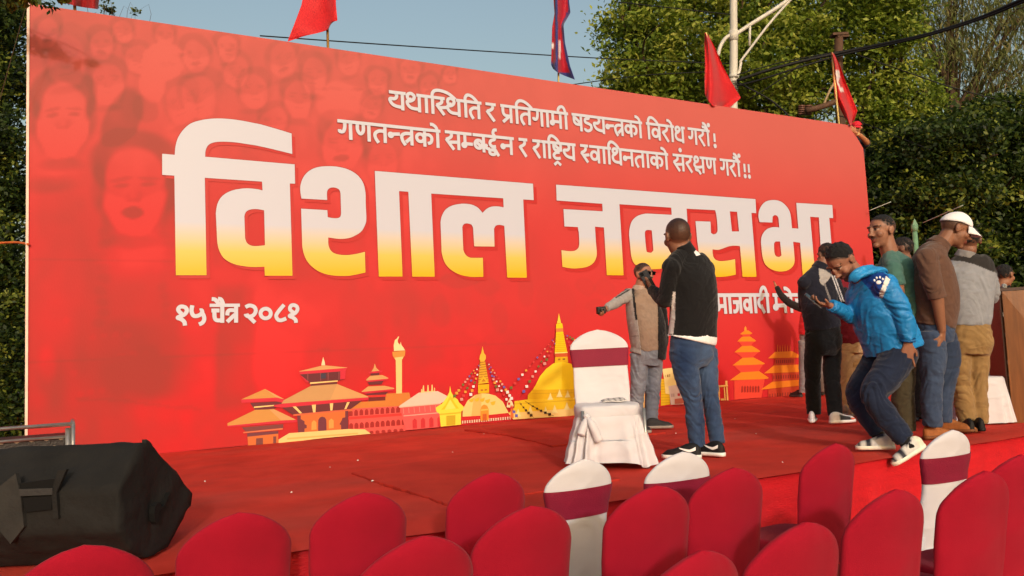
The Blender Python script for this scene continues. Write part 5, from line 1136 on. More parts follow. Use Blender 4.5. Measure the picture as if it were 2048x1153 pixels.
# ---- man in maroon shirt and khaki trousers, behind the others
F = Fig('man in maroon shirt tails and khaki trousers almost hidden behind the navy track jacket', 9.0, (1697, 829)); ph = -15
T = [(1697,556,0,.058,.058,ph), (1698,565,0,.12,.08,ph), (1699,574,0,.18,.10,ph), (1700,605,0,.19,.13,ph), (1702,640,0,.18,.13,ph), (1703,672,0,.185,.135,ph), (1704,684,0,.175,.13,ph)]
aL = [(1672,580,-.05,.06), (1668,605,0,.056), (1670,630,.05,.05), (1674,612,.2,.045), (1680,600,.3,.036)]
aR = [(1726,580,.05,.06), (1733,605,.05,.056), (1734,632,.05,.05), (1730,655,.0,.045), (1727,676,-.05,.036)]
lL = [(1692,690,-.03,.088), (1691,730,-.03,.08), (1690,765,-.03,.072), (1691,800,-.03,.066), (1692,822,-.03,.064)]
lR = [(1716,690,.04,.09), (1712,730,.04,.082), (1706,765,.04,.074), (1703,800,.04,.068), (1703,820,.04,.066)]
hd = F.headspec((1697,537,0), -20, 5, 0, 1.0)
F.body([F.torso(T, 0, .82), tube([F.p((1698,564,0)), F.p((1698,552,0)), hd[0]], [.058, .056, .054]), F.limb(aL, 0, .62), F.limb(aR, 0, .62), *legs_body(F, lL, lR),
        *hand(F.p(aL[-1]), UP, dirw(0), 1, .4, .05), *hand(F.p(aR[-1]), -UP, dirw(-90), -1, .4, .05)], hd, (131, 92, 74), voxel=.0085)
F.hair((20, 17, 16), seed=10)
tail = loft(F.pts([(1703,670,-.1), (1707,684,-.11), (1710,693,-.12)]), [.12, .06, .015], [.015, .012, .006], dirw(ph + 90), 16, 4)
F.cloth('shirt', [F.torso(T), F.limb(aL), F.limb(aR), *traps(F, T, aL, aR), tail], (112, 18, 34), amp=.010, seed=41)
F.cloth('trousers', [F.torso([(1702,672,0,.165,.12,ph), (1704,690,0,.17,.125,ph), (1704,705,0,.15,.11,ph)]), F.limb(lL), F.limb(lR)], (186, 150, 110), amp=.012, fr=(6, 6, 16), seed=45)
for hp, fi in (((1690, 832), 30), ((1699, 834), 60)):
    h = on_z(hp[0], hp[1], STAGE + .012); shoe(F, h, h + dirw(fi) * .28, cols=((150, 120, 98), (170, 150, 130)))

# ---- man in bright blue jacket stepping down off the stage, looking at his phone
F = Fig('man in bright blue hooded jacket stepping down off the stage while looking at a phone', 5.95, (1772, 900)); ph = -118
T = [(1722,545,0,.065,.065,ph), (1728,556,0,.12,.095,ph), (1737,572,0,.185,.125,ph), (1748,605,0,.205,.155,ph), (1764,645,0,.205,.168,ph), (1780,678,0,.212,.176,ph), (1788,700,0,.215,.180,ph)]
aL = [(1772,574,-.17,.080), (1790,598,-.2,.076), (1806,626,-.22,.070), (1813,655,-.22,.063), (1816,680,-.22,.056)]
aR = [(1722,580,.17,.075), (1716,605,.16,.066), (1708,632,.10,.060), (1684,622,.02,.054), (1660,612,-.06,.044)]
lL = [(1798,712,-.10,.122), (1772,752,-.14,.116), (1748,791,-.18,.092), (1772,832,-.22,.086), (1811,880,-.28,.074)]
lR = [(1764,712,.10,.118), (1738,750,.10,.108), (1714,787,.09,.086), (1732,828,.07,.078), (1756,868,.04,.066)]
hd = F.headspec((1684,524,-.04), -113, 50, 0, 1.14)
w1, w2 = F.p((1658,611,-.06)), F.p((1816,687,-.22))
F.body([F.torso(T, 0, .8), tube([F.p((1728,560,0)), F.p((1708,545,-.02)), hd[0] - hd[1] * .03], [.07, .066, .06]), F.limb(aL, 0, .6), F.limb(aR, 0, .62), *legs_body(F, lL, lR),
        *hand(w1, unit(F.p((1630,606,-.09)) - w1), unit(UP + .5 * dirw(90)), 1, .38, .05, 1.05), *hand(w2, unit(F.p((1812,730,-.2)) - w2), dirw(10), -1, .07, .26, 1.1)], hd, (141, 96, 76), stubble=.75, must=.8, voxel=.0055)
F.hair((14, 12, 12), th=1.15, top=1.3, seed=13, line=[-.05, -.045, -.03, .004, .012, .046, .074, .088, .1])
def pb(V, N, c):
    x, y = px_of(V); g = sstep(1660, 1800, x); c = c * (0.9 + .1 * g)[:, None]
    c = patch(V, N, c, [(1712, 551), (1752, 535), (1778, 553), (1772, 575), (1760, 598), (1750, 596), (1736, 575)], (24, 62, 138))
    c = patch(V, N, c, [(1772, 553), (1780, 559), (1764, 599), (1758, 590)], (224, 222, 214)); return c
F.cloth('jacket', [F.torso(T), F.limb(aL), F.limb(aR), ball(F.p(aL[0]), .092), ball(F.p(aR[0]), .085), *traps(F, T, aL, aR)], (26, 124, 190), voxel=.008, amp=.016, fr=(5, 5, 7), seed=51, paint=pb, rough=.45, mat='nylon', sheen=0, spec=.4)
hood = loft(F.pts([(1704,562,-.11), (1715,552,-.13), (1733,544,-.08), (1750,543,.0), (1764,552,.04)]), [.03, .062, .105, .10, .05], [.018, .030, .034, .028, .014], np.array([dirw(ph + 90)] * 5), 20, 5)
hood2 = tube(F.pts([(1697,566,-.10), (1703,552,-.14), (1716,541,-.155), (1732,535,-.12), (1744,534,-.04), (1746,536,.06)]), [.010, .017, .019, .018, .016, .012], 10, 5)
F.cloth('hood', [hood, hood2], (36, 140, 205), .0075, .012, seed=53, rough=.45, mat='nylon', sheen=0, spec=.4)
F.cloth('cuff', [tube(F.pts([(1816,678,-.22), (1816,685,-.22)]), .052, 14, 2)], (20, 92, 150), .008, .002, seed=54, mat='nylon', rough=.45)
c0 = F.p((1757, 562, -.29)); nn = unit(toward(c0[None])[0] + .3 * UP); s_ = unit(np.cross(UP, nn)); u_ = np.cross(nn, s_)
paw = [ball(c0 + s_ * x + u_ * y, (rx, ry, .006), np.stack([s_, u_, nn], 1), 10, 6) for x, y, rx, ry in ((0, -.012, .018, .015), (-.027, .006, .007, .010), (-.010, .022, .007, .011), (.011, .024, .007, .011), (.028, .010, .007, .010))]
mesh('paw_emblem', *join(paw), M('white mark', (232, 232, 232), .5), F.root)
F.cloth('jeans', [F.torso([(1784,690,0,.185,.15,ph), (1782,705,0,.19,.155,ph), (1776,722,0,.18,.14,ph)]), F.limb(lL), F.limb(lR)], (26, 36, 62), amp=.014, fr=(6, 6, 15), seed=55, paint=denim((16, 24, 44), (44, 58, 88)))
for sk in ([(1752,862,.04), (1764,886,.03)], [(1806,874,-.28), (1822,900,-.33)]): F.cloth('sock', [tube(F.pts(sk), .05, 12, 2)], (16, 16, 18), .009, .001, seed=56)
h, t_ = at(1852, 895, 5.62), at(1786, 934, 5.60); shoe(F, h, t_, cols=((196, 194, 190), (226, 220, 204)), toecol='stripe')
h, t_ = on_z(1791, 899, STAGE + .013), on_z(1711, 900, STAGE + .013); shoe(F, h, t_, cols=((196, 194, 190), (226, 220, 204)), toecol='stripe')
phone('dark phone lying in the palm of the man in the blue jacket', F.p((1627, 602, -.12)), F.p((1616, 595, -.11)) - F.p((1636, 611, -.13)), -unit(UP + .3 * dirw(180)))

# ---- man in green T-shirt
F = Fig('moustached man in plain green T-shirt and olive trousers standing in profile', 6.55, (1812, 873)); ph = -100
T = [(1780,506,0,.06,.06,ph), (1784,518,0,.12,.085,ph), (1789,534,0,.185,.115,ph), (1794,570,0,.195,.142,ph), (1799,615,0,.19,.152,ph), (1802,650,0,.188,.150,ph), (1803,672,0,.185,.148,ph)]
aL = [(1785,536,-.18,.066), (1791,556,-.2,.062), (1799,590,-.21,.046), (1796,620,-.24,.042), (1790,650,-.27,.032)]
aR = [(1783,540,.18,.064), (1780,565,.2,.06), (1778,598,.2,.046), (1772,630,.16,.042), (1766,655,.1,.032)]
lL = [(1801,690,-.08,.105), (1804,740,-.08,.098), (1806,785,-.08,.09), (1808,825,-.08,.086), (1810,862,-.08,.08)]
lR = [(1804,690,.08,.105), (1806,740,.08,.098), (1806,785,.08,.09), (1806,825,.08,.084), (1806,862,.08,.078)]
hd = F.headspec((1764,464,0), -108, 2, 0, 1.14)
F.body([F.torso(T, 0, .82), tube([F.p((1782,516,0)), F.p((1776,496,0)), hd[0] - hd[1] * .02], [.068, .066, .06]), F.limb(aL, 0, .86), F.limb(aR, 0, .86), *legs_body(F, lL, lR),
        *hand(F.p(aL[-1]), unit(-UP - .3 * RH), dirw(0), -1, .4, .05), *hand(F.p(aR[-1]), unit(-UP - .3 * RH), dirw(180), 1, .4, .05)], hd, (142, 98, 76), stubble=.15, must=.9)
F.hair((17, 14, 13), th=.75, seed=17, top=1.3)
F.cloth('t_shirt', [F.torso(T), F.limb(aL[:2] + [(1794,572,-.205,.060)], .006), F.limb(aR[:2] + [(1779,578,.2,.058)], .006), ball(F.p(aL[0]), .072), ball(F.p(aR[0]), .07), *traps(F, T, aL, aR)], (66, 104, 96), amp=.010, fr=(5, 5, 8), seed=61)
F.cloth('trousers', [F.torso([(1803,660,0,.175,.138,ph), (1803,685,0,.18,.142,ph), (1804,705,0,.17,.13,ph)]), F.limb(lL), F.limb(lR)], (64, 58, 42), amp=.011, seed=65)
for dz, fi in ((-.08, -95), (.08, -105)):
    h = F.p((1816, 874, dz)); h[2] = STAGE + .012; shoe(F, h, h + dirw(fi) * .28, cols=((34, 30, 28), (40, 38, 36)))

# ---- man in brown shirt and white cap
F = Fig('man in brown shirt with rolled sleeves and white cap looking down', 6.38, (1868, 876)); ph = 95
T = [(1879,486,0,.06,.062,ph), (1871,498,0,.12,.09,ph), (1862,516,0,.185,.12,ph), (1864,555,0,.198,.158,ph), (1871,600,0,.196,.164,ph), (1868,632,0,.192,.155,ph), (1865,652,0,.188,.150,ph)]
aR = [(1854,518,-.17,.080), (1862,556,-.2,.072), (1873,592,-.21,.058), (1879,630,-.2,.046), (1884,664,-.18,.034)]
aL = [(1860,522,.17,.074), (1872,560,.2,.068), (1882,598,.2,.056), (1888,630,.16,.046), (1890,660,.12,.034)]
lR = [(1860,662,-.09,.105), (1866,710,-.1,.1), (1865,756,-.1,.084), (1863,805,-.1,.078), (1864,852,-.1,.072)]
lL = [(1880,662,.09,.1), (1898,708,.07,.09), (1893,756,.07,.076), (1888,800,.08,.068), (1888,846,.08,.062)]
hd = F.headspec((1911,461,0), 98, 26, 0, 1.13)
w1 = F.p((1884,668,-.18))
F.body([F.torso(T, 0, .82), tube([F.p((1873,500,0)), F.p((1889,482,0)), hd[0] - hd[1] * .03], [.07, .066, .06]), F.limb(aR, 0, .86), F.limb(aL, 0, .86), *legs_body(F, lR, lL),
        *hand(w1, unit(F.p((1880,702,-.18)) - w1), unit(dirw(-60) * .7 + dirw(0)), 1, .5, .05, 1.05), *hand(F.p(aL[-1]), -UP, dirw(180), -1, .4, .05)], hd, (133, 90, 67), stubble=.2, buzz=(24, 19, 17))
def pbr(V, N, c): x, y = px_of(V); return c
F.cloth('shirt', [F.torso(T), F.limb(aR[:2] + [(1873,590,-.21,.066)], .003), F.limb(aL[:2] + [(1882,596,.2,.064)], .003), ball(F.p(aR[0]), .086), ball(F.p(aL[0]), .08), *traps(F, T, aR, aL)], (92, 66, 54), amp=.011, fr=(5, 5, 9), seed=71)
F.cloth('rolled_cuff', [tube(F.pts([(1871,582,-.21), (1875,597,-.21)]), .069, 14, 2)], (98, 70, 57), .009, .004, seed=73)
collar(F, (1878, 490, 0), .074, ph, .04, (90, 64, 52), .012)
F.cloth('jeans', [F.torso([(1866,640,0,.178,.14,ph), (1866,662,0,.18,.145,ph), (1868,684,0,.17,.13,ph)]), F.limb(lR), F.limb(lL)], (40, 54, 82), amp=.013, fr=(6, 6, 15), seed=75, paint=denim((22, 34, 58), (74, 92, 122)))
for hp, tp in (((1849, 880), (1918, 873)), ((1878, 864), (1937, 865))):
    h, t_ = on_z(*hp, STAGE + .012), on_z(*tp, STAGE + .012); shoe(F, h, h + unit(t_ - h) * .29, cols=((146, 88, 44), (110, 66, 36)), hi=1.05)
c, f, u, r, s_ = hd; R3 = np.stack([r, f, u], 1)
A, B = np.meshgrid(np.linspace(0, math.pi * .5, 12), np.linspace(0, 2 * math.pi, 40, endpoint=False), indexing='ij')
q = np.stack([np.sin(A) * np.cos(B) * .086, np.sin(A) * np.sin(B) * .108 - .012, np.cos(A) * .088 + .046 - .02 * (np.sin(B) < -.0) * np.sin(A) * -np.sin(B)], -1).reshape(-1, 3)
cap = mesh('cap', c + (q * s_) @ R3.T, grid_faces(12, 40, True), M('white cotton', (232, 230, 232), .8, .05, bump=.2, bscale=120), F.root)
sd = cap.modifiers.new('thick', 'SOLIDIFY'); sd.thickness = .004
V = []
for i, a in enumerate(np.linspace(-1, 1, 17)):
    for k in np.linspace(0, 1, 6): V.append((math.sin(a * 1.15) * .084 * (1 - .06 * k), -.012 + math.cos(a * 1.15) * (.104 + .085 * k) + .02 * (1 - k), .048 - .028 * k - .030 * a * a * (.35 + .65 * k)))
br = mesh('brim', c + (np.array(V) * s_) @ R3.T, grid_faces(17, 6), M('white cotton'), cap); sd = br.modifiers.new('thick', 'SOLIDIFY'); sd.thickness = .006

# ---- man in grey and black sweater, at the lectern
F = Fig('man from behind in grey sweater with black yoke and tan trousers at the lectern', 6.85, (1948, 864)); ph = 6
T = [(1932,506,0,.058,.058,ph), (1934,518,0,.12,.085,ph), (1940,536,0,.195,.105,ph), (1938,572,0,.20,.13,ph), (1938,610,0,.182,.138,ph), (1938,636,0,.175,.138,ph), (1938,650,0,.170,.134,ph)]
aR = [(1975,551,.0,.073), (1982,572,.02,.068), (1984,592,.05,.062), (1980,596,.2,.055), (1978,594,.36,.042)]
aL = [(1899,550,0,.07), (1893,574,.02,.064), (1893,600,.08,.058), (1905,600,.22,.052), (1916,598,.36,.042)]
lL = [(1917,690,0,.095), (1921,730,0,.082), (1923,765,0,.075), (1928,808,0,.077), (1937,848,0,.076)]
lR = [(1958,690,0,.095), (1957,730,0,.082), (1957,765,0,.073), (1959,808,0,.068), (1962,846,0,.064)]
hd = F.headspec((1937,484,0), 12, 12, 0, 1.1)
F.body([F.torso(T, 0, .82), tube([F.p((1934,518,0)), F.p((1935,502,0)), hd[0]], [.064, .062, .058]), F.limb(aR, 0, .64), F.limb(aL, 0, .64), *legs_body(F, lL, lR),
        *hand(F.p(aR[-1]), dirw(-20), -UP, -1, .3, .05), *hand(F.p(aL[-1]), dirw(20), -UP, 1, .3, .05)], hd, (131, 90, 69))
F.hair((18, 16, 16), seed=19)
def pt_(V, N, c):
    x, y = px_of(V); ln = np.interp(x, [1895, 1912, 1925, 1945, 1975, 1992, 1998], [520, 522, 523, 528, 540, 546, 560])
    m = y < ln; c[m] = lin((42, 40, 40)); return c
F.cloth('sweater', [F.torso(T), F.limb(aR), F.limb(aL), ball(F.p(aR[0]), .08), ball(F.p(aL[0]), .078), *traps(F, T, aR, aL)], (136, 139, 146), amp=.012, fr=(4, 4, 10), seed=81, paint=pt_)
collar(F, (1932, 508, 0), .066, ph, .03, (124, 122, 122), .012)
F.cloth('trousers', [F.torso([(1938,640,0,.165,.125,ph), (1938,660,0,.172,.135,ph), (1938,688,0,.182,.145,ph), (1938,708,0,.165,.125,ph)]), F.limb(lL), F.limb(lR)], (136, 108, 68), amp=.014, fr=(6, 6, 16), seed=85)
for hp, fi in (((1946, 866), 10), ((1966, 864), 14)):
    h = on_z(hp[0], hp[1], STAGE + .012); shoe(F, h, h + dirw(fi) * .28, cols=((16, 15, 15), (14, 14, 14)))

# ---- two more people, mostly hidden
F = Fig('man in pale blue shirt half hidden between the green and brown shirts', 7.7, (1832, 842)); ph = -50
T = [(1812,520,0,.058,.058,ph), (1815,530,0,.12,.08,ph), (1820,544,0,.17,.10,ph), (1826,580,0,.18,.13,ph), (1830,625,0,.175,.13,ph), (1833,655,0,.175,.13,ph)]
aL = [(1800,550,-.12,.06), (1802,580,-.14,.055), (1806,612,-.12,.05), (1806,640,-.1,.045), (1806,665,-.1,.035)]
aR = [(1838,550,.12,.06), (1846,580,.14,.055), (1850,612,.12,.05), (1850,640,.1,.045), (1848,665,.1,.035)]
lL = [(1824,690,-.05,.09), (1828,730,-.05,.082), (1832,765,-.05,.074), (1835,800,-.05,.07), (1837,832,-.05,.066)]
lR = [(1842,690,.06,.09), (1844,730,.06,.082), (1846,765,.06,.074), (1848,800,.06,.07), (1849,830,.06,.066)]
hd = F.headspec((1804,500,0), -60, 4, 0, 1.0)
F.body([F.torso(T, 0, .82), tube([F.p((1815,530,0)), F.p((1810,516,0)), hd[0]], [.058, .056, .054]), F.limb(aL, 0, .7), F.limb(aR, 0, .7), *legs_body(F, lL, lR), *hand(F.p(aL[-1]), -UP, dirw(0), 1, .4, .05), *hand(F.p(aR[-1]), -UP, dirw(0), -1, .4, .05)], hd, (120, 84, 67), voxel=.008)
F.hair((18, 15, 15), seed=23)
F.cloth('shirt', [F.torso(T), F.limb(aL), F.limb(aR), *traps(F, T, aL, aR)], (96, 128, 160), seed=91)
F.cloth('trousers', [F.torso([(1833,645,0,.165,.12,ph), (1834,672,0,.17,.125,ph), (1834,692,0,.15,.11,ph)]), F.limb(lL), F.limb(lR)], (24, 26, 36), seed=95)
for hp in ((1838, 842), (1852, 839)):
    h = on_z(*hp, STAGE + .012); shoe(F, h, h + dirw(-50) * .27, cols=((20, 20, 20), (30, 30, 30)))
F = Fig('black haired person in dark jacket standing behind the lectern', 9.0, (2006, 813)); ph = 50
T = [(2002,574,0,.058,.058,ph), (2000,583,0,.12,.08,ph), (2000,592,0,.18,.10,ph), (2002,620,0,.19,.13,ph), (2004,655,0,.185,.13,ph), (2005,685,0,.18,.13,ph)]
aL = [(1984,598,.1,.06), (1980,622,.12,.055), (1980,648,.1,.05), (1992,650,.2,.045), (2004,648,.3,.036)]
aR = [(2020,598,-.1,.06), (2026,622,-.1,.055), (2028,648,-.08,.05), (2034,650,.05,.045), (2038,646,.16,.036)]
lL = [(1996,695,.05,.09), (1997,725,.05,.08), (1998,750,.05,.07), (1998,780,.05,.06), (1998,806,.05,.055)]
lR = [(2014,695,-.05,.09), (2014,725,-.05,.08), (2014,750,-.05,.07), (2014,780,-.05,.06), (2014,808,-.05,.055)]
hd = F.headspec((2010,552,0), 62, 10, 0, 1.05)
F.body([F.torso(T, 0, .82), tube([F.p((2001,583,0)), F.p((2004,570,0)), hd[0]], [.058, .056, .054]), F.limb(aL, 0, .62), F.limb(aR, 0, .62), *legs_body(F, lL, lR), *hand(F.p(aL[-1]), dirw(50), -UP, 1, .4, .05), *hand(F.p(aR[-1]), dirw(50), -UP, -1, .4, .05)], hd, (141, 96, 72), voxel=.008)
F.hair((16, 14, 14), th=1.2, seed=27)
F.cloth('jacket', [F.torso(T), F.limb(aL), F.limb(aR), *traps(F, T, aL, aR)], (34, 32, 28), seed=101)
F.cloth('trousers', [F.torso([(2005,676,0,.17,.12,ph), (2005,698,0,.17,.12,ph)]), F.limb(lL), F.limb(lR)], (26, 26, 30), seed=105)
for hp in ((1998, 815), (2014, 816)):
    h = on_z(*hp, STAGE + .012); shoe(F, h, h + dirw(50) * .27, cols=((20, 20, 20), (30, 30, 30)))

# ---- person up a ladder behind the wall's far corner
Zc = depth_of(on_y(1712, 262, YB)) + .32
F = Fig('person in red cap reaching over the top right corner of the banner', Zc, (1704, 500), at(1704, 472, Zc)[2]); F.root['group'] = 'people behind the banner'; ph = 200
T = [(1714,271,0,.055,.055,ph), (1713,276,0,.12,.08,ph), (1712,282,0,.17,.10,ph), (1709,305,0,.18,.13,ph), (1706,335,0,.175,.13,ph), (1704,358,0,.175,.13,ph)]
aL = [(1724,286,-.05,.07), (1730,288,-.1,.07), (1733,285,-.2,.062), (1722,273,-.32,.045), (1711,265,-.36,.030)]
aR = [(1697,286,.05,.06), (1692,305,.05,.055), (1692,325,0,.05), (1694,345,-.05,.04), (1696,360,-.1,.032)]
lL = [(1712,372,0,.09), (1712,400,-.02,.08), (1711,422,-.02,.07), (1711,445,0,.06), (1711,468,0,.055)]
lR = [(1696,372,0,.09), (1696,400,-.02,.08), (1696,422,-.02,.07), (1697,445,0,.06), (1697,468,0,.055)]
hd = F.headspec((1714,258,.0), 215, 10, 0, 1.0)
w1 = F.p((1711,265,-.36))
F.body([F.torso(T, 0, .82), tube([F.p((1714,276,0)), F.p((1714,268,0)), hd[0]], [.056, .055, .052]), F.limb(aL, 0, .9), F.limb(aR, 0, .7), *legs_body(F, lL, lR), *hand(w1, unit(F.p((1702,256,-.38)) - w1), dirw(20), 1, .35, .05), *hand(F.p(aR[-1]), -UP, dirw(0), -1, .4, .05)], hd, (165, 112, 76), voxel=.0075)
F.cloth('t_shirt', [F.torso(T), F.limb(aL[:3], .014), F.limb(aR[:3], .004)], (20, 22, 34), seed=111)
F.cloth('trousers', [F.torso([(1704,350,0,.165,.12,ph), (1704,370,0,.17,.12,ph)]), F.limb(lL), F.limb(lR)], (40, 44, 60), seed=115)
F.cloth('watch', [tube([F.p((1714.5,268,-.355)), F.p((1716.5,269.6,-.35))], .036, 14, 2)], (214, 186, 120), .006, 0, seed=117)
c, f, u, r, s_ = hd; R3 = np.stack([r, f, u], 1)
cap = mesh('cap', c + (q * s_ * 1.08) @ R3.T, grid_faces(12, 40, True), M('red cotton', (196, 36, 52), .8, .05, bump=.2, bscale=120), F.root); sd = cap.modifiers.new('thick', 'SOLIDIFY'); sd.thickness = .004
br = mesh('brim', c + (np.array(V) * s_ * 1.05) @ R3.T, grid_faces(17, 6), M('red cotton'), cap); sd = br.modifiers.new('thick', 'SOLIDIFY'); sd.thickness = .006
for hp in (lL[-1], lR[-1]):
    h = F.p(hp); h[2] = wloc(F.root)[2] + .01; shoe(F, h - dirw(ph) * .05, h + dirw(ph) * .22, cols=((60, 50, 44), (40, 38, 36)))
lz = wloc(F.root)[2]; lb = wloc(F.root); o = thing('ladder', 'bamboo step ladder standing behind the right end of the banner', 'ladder', (lb[0], lb[1], STAGE))
bam = M('bamboo', (176, 140, 84), .6, .2, 12, .3)
for dx in (-.3, .3):
    for dy in (-.15, .2): mesh('post', *tube([(lb[0] + dx, lb[1] + dy * 2.2 + .15, STAGE), (lb[0] + dx * .8, lb[1] + dy, lz - .03)], .028, 10, 2), bam, o)
mesh('platform', *box((lb[0], lb[1] + .02, lz - .012), (.32, .28, .012)), bam, o, smooth=False)
for z in np.arange(STAGE + .3, lz - .15, .35): mesh('rung', *tube([(lb[0] - .3, lb[1] - .2 + .15 * (1 - (z - STAGE) / (lz - STAGE)) - .0, z), (lb[0] + .3, lb[1] - .2 + .15 * (1 - (z - STAGE) / (lz - STAGE)), z)], .018, 8, 2), bam, o)
# ------------------------------------------------------------------ trees, poles and wires
def leaf_mat(name, tr=.42): return M(name, rough=.55, attr=True, var=.12, vscale=1.2, bump=0, spec=.35, trans=tr)
LEAF = leaf_mat('leaf')
BARK = M('bark', (74, 58, 44), .9, .35, 6, .8, 20, stretch=(1, 1, .3))
def leaves(cl, n, size, pal, seed, aspect=.5, droop=0.0, shell=.55, sub=26, subr=.42, flat=.5, dark=1.0):
    """n small leaf blades spread through ellipsoid clumps cl = [(centre, radii, weight)]"""
    r = np.random.default_rng(seed); w_ = np.array([c[2] for c in cl], float); w_ /= w_.sum()
    cs, off = [], []
    for (c, rad, _), k in zip(cl, np.maximum(1, np.round(w_ * n / sub)).astype(int)):
        d = r.normal(size=(k, 3)); d /= np.linalg.norm(d, axis=1, keepdims=True); rr = shell + (1 - shell) * r.random(k) ** .6; rr[r.random(k) < .18] *= r.random()
        p = np.array(c) + d * np.array(rad) * rr[:, None]; cs.append(p)
    cs = np.vstack(cs); m = len(cs)
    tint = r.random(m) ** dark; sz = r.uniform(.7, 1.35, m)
    P = np.repeat(cs, sub, 0); sid = np.repeat(np.arange(m), sub); N_ = len(P)
    o = r.normal(size=(N_, 3)) * subr * np.array([1, 1, .6]) * sz[sid][:, None] * .6
    P = P + o
    nrm = r.normal(size=(N_, 3)) + np.array([0, -.5, .9]) * flat * 2; nrm /= np.linalg.norm(nrm, axis=1, keepdims=True)
    ax = r.normal(size=(N_, 3)) + np.array([0, 0, -1]) * droop * 3; ax -= nrm * np.sum(ax * nrm, 1, keepdims=True); ax /= np.linalg.norm(ax, axis=1, keepdims=True)
    sd = np.cross(nrm, ax); L_ = size * r.uniform(.65, 1.35, N_)[:, None]; W_ = L_ * aspect
    V = np.stack([P - ax * L_ * .5, P + sd * W_ * .5 + nrm * L_ * .06, P + ax * L_ * .5 - nrm * L_ * .05, P - sd * W_ * .5 + nrm * L_ * .06], 1).reshape(-1, 3)
    Fc = np.arange(N_ * 4).reshape(-1, 4)
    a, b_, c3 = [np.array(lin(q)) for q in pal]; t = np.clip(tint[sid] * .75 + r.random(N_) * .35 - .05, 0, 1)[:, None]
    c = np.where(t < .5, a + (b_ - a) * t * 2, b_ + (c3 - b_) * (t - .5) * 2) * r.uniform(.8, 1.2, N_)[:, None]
    return V, Fc, np.repeat(c, 4, 0), cs
def fast_mesh(name, V, Fc, mat, parent, col):
    me = bpy.data.meshes.new(name); base = wloc(parent); V = np.asarray(V) - base; nf = len(Fc)
    me.vertices.add(len(V)); me.vertices.foreach_set('co', V.astype(np.float32).ravel()); me.loops.add(nf * 4); me.loops.foreach_set('vertex_index', np.asarray(Fc, np.int32).ravel())
    me.polygons.add(nf); me.polygons.foreach_set('loop_start', np.arange(0, nf * 4, 4, dtype=np.int32)); me.update(calc_edges=True)
    a = me.color_attributes.new('col', 'FLOAT_COLOR', 'POINT'); a.data.foreach_set('color', np.hstack([col, np.ones((len(V), 1))]).astype(np.float32).ravel())
    me.materials.append(mat); me.validate(); o = bpy.data.objects.new(name, me); COL.objects.link(o); o.parent = parent; return o
def tree(name, label, Zd, foot_px, clumps, n, size, pal, seed, nolimb=False, limbs=(), r0=.22, group='trees behind the stage', **kw):
    """clumps given as (px, py, rx_px, ry_px, depth offset, depth radius, weight) round the crown at camera depth Zd"""
    f = at(foot_px, 700, Zd); base = np.array([f[0], f[1], 0.0]); o = thing(name, label, 'tree', base, group); k = Zd / FPX
    cl = [(at(c[0], c[1], Zd + c[4]), (c[2] * k, c[5], c[3] * k), c[6] if len(c) > 6 else c[2] * c[3]) for c in clumps]
    V, Fc, c, cs = leaves(cl, n, size, pal, seed, **kw); fast_mesh('crown', V, Fc, LEAF, o, c)
    parts = []; r = np.random.default_rng(seed + 1)
    top = np.array(cl[int(np.argmax([q[0][2] for q in cl]))][0])
    tk = [base, base + (top - base) * [.1, .1, .3], base + (top - base) * [.5, .5, .65], top]; parts.append(tube(tk, [r0, r0 * .75, r0 * .5, r0 * .12], 12, 5))
    for q in ([] if nolimb else cl):
        s_ = np.array(tk[1]) + (np.array(tk[2]) - np.array(tk[1])) * r.uniform(0, 1.0); e = np.array(q[0]); parts.append(tube([s_, (s_ + e) / 2 + r.normal(size=3) * .25 + UP * .2, e], [r0 * .42, r0 * .26, r0 * .06], 8, 4))
        for _ in range(4):
            e2 = e + r.normal(size=3) * np.array(q[1]) * .6; parts.append(tube([(s_ + e) / 2, (e + e2) / 2 + r.normal(size=3) * .15, e2], [r0 * .16, r0 * .1, r0 * .03], 6, 3))
    for l in limbs: parts.append(tube([at(x, y, Zd + (d if d else 0)) for x, y, d, _ in l], [q[3] for q in l], 8, 4))
    mesh('trunk', *join(parts), BARK, o); return o
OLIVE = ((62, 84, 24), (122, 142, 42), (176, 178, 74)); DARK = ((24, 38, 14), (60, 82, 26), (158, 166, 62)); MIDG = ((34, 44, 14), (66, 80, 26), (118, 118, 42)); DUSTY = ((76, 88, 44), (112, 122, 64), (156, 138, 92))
tree('broadleaf_tree', 'big sunlit olive green tree rising behind the street lamp and banner', 20, 1480, [(1290,60,72,60,0,1.4),(1330,-20,90,60,.5,1.5),(1275,150,62,50,-.3,1.2),(1370,130,80,70,-.6,1.4),(1345,215,90,50,-.2,1.3),(1440,40,80,70,.3,1.5),(1470,150,80,70,-.4,1.5),(1530,-10,90,70,.6,1.6),(1560,90,80,70,0,1.5),(1580,190,80,60,.2,1.4),(1250,30,30,40,0,.8),(1240,185,36,36,0,.9),(1500,230,70,40,.2,1.2),(1640,40,60,80,.8,1.4),(1640,160,40,60,1.2,1.2)],
     60000, .135, OLIVE, 1, r0=.28, subr=.34, sub=90)
tree('broadleaf_tree', 'yellow green tree standing right of the brown utility pole', 18.6, 1760, [(1770,60,55,70,0,1.1),(1790,-20,60,60,.2,1.2),(1760,150,50,60,.2,1.1),(1790,220,70,60,0,1.2),(1830,270,70,50,-.2,1.1),(1740,240,44,50,.1,1),(1790,320,60,50,0,1.1),(1730,10,30,60,.6,.8)], 30000, .12, OLIVE, 2, r0=.2, subr=.3, sub=80)
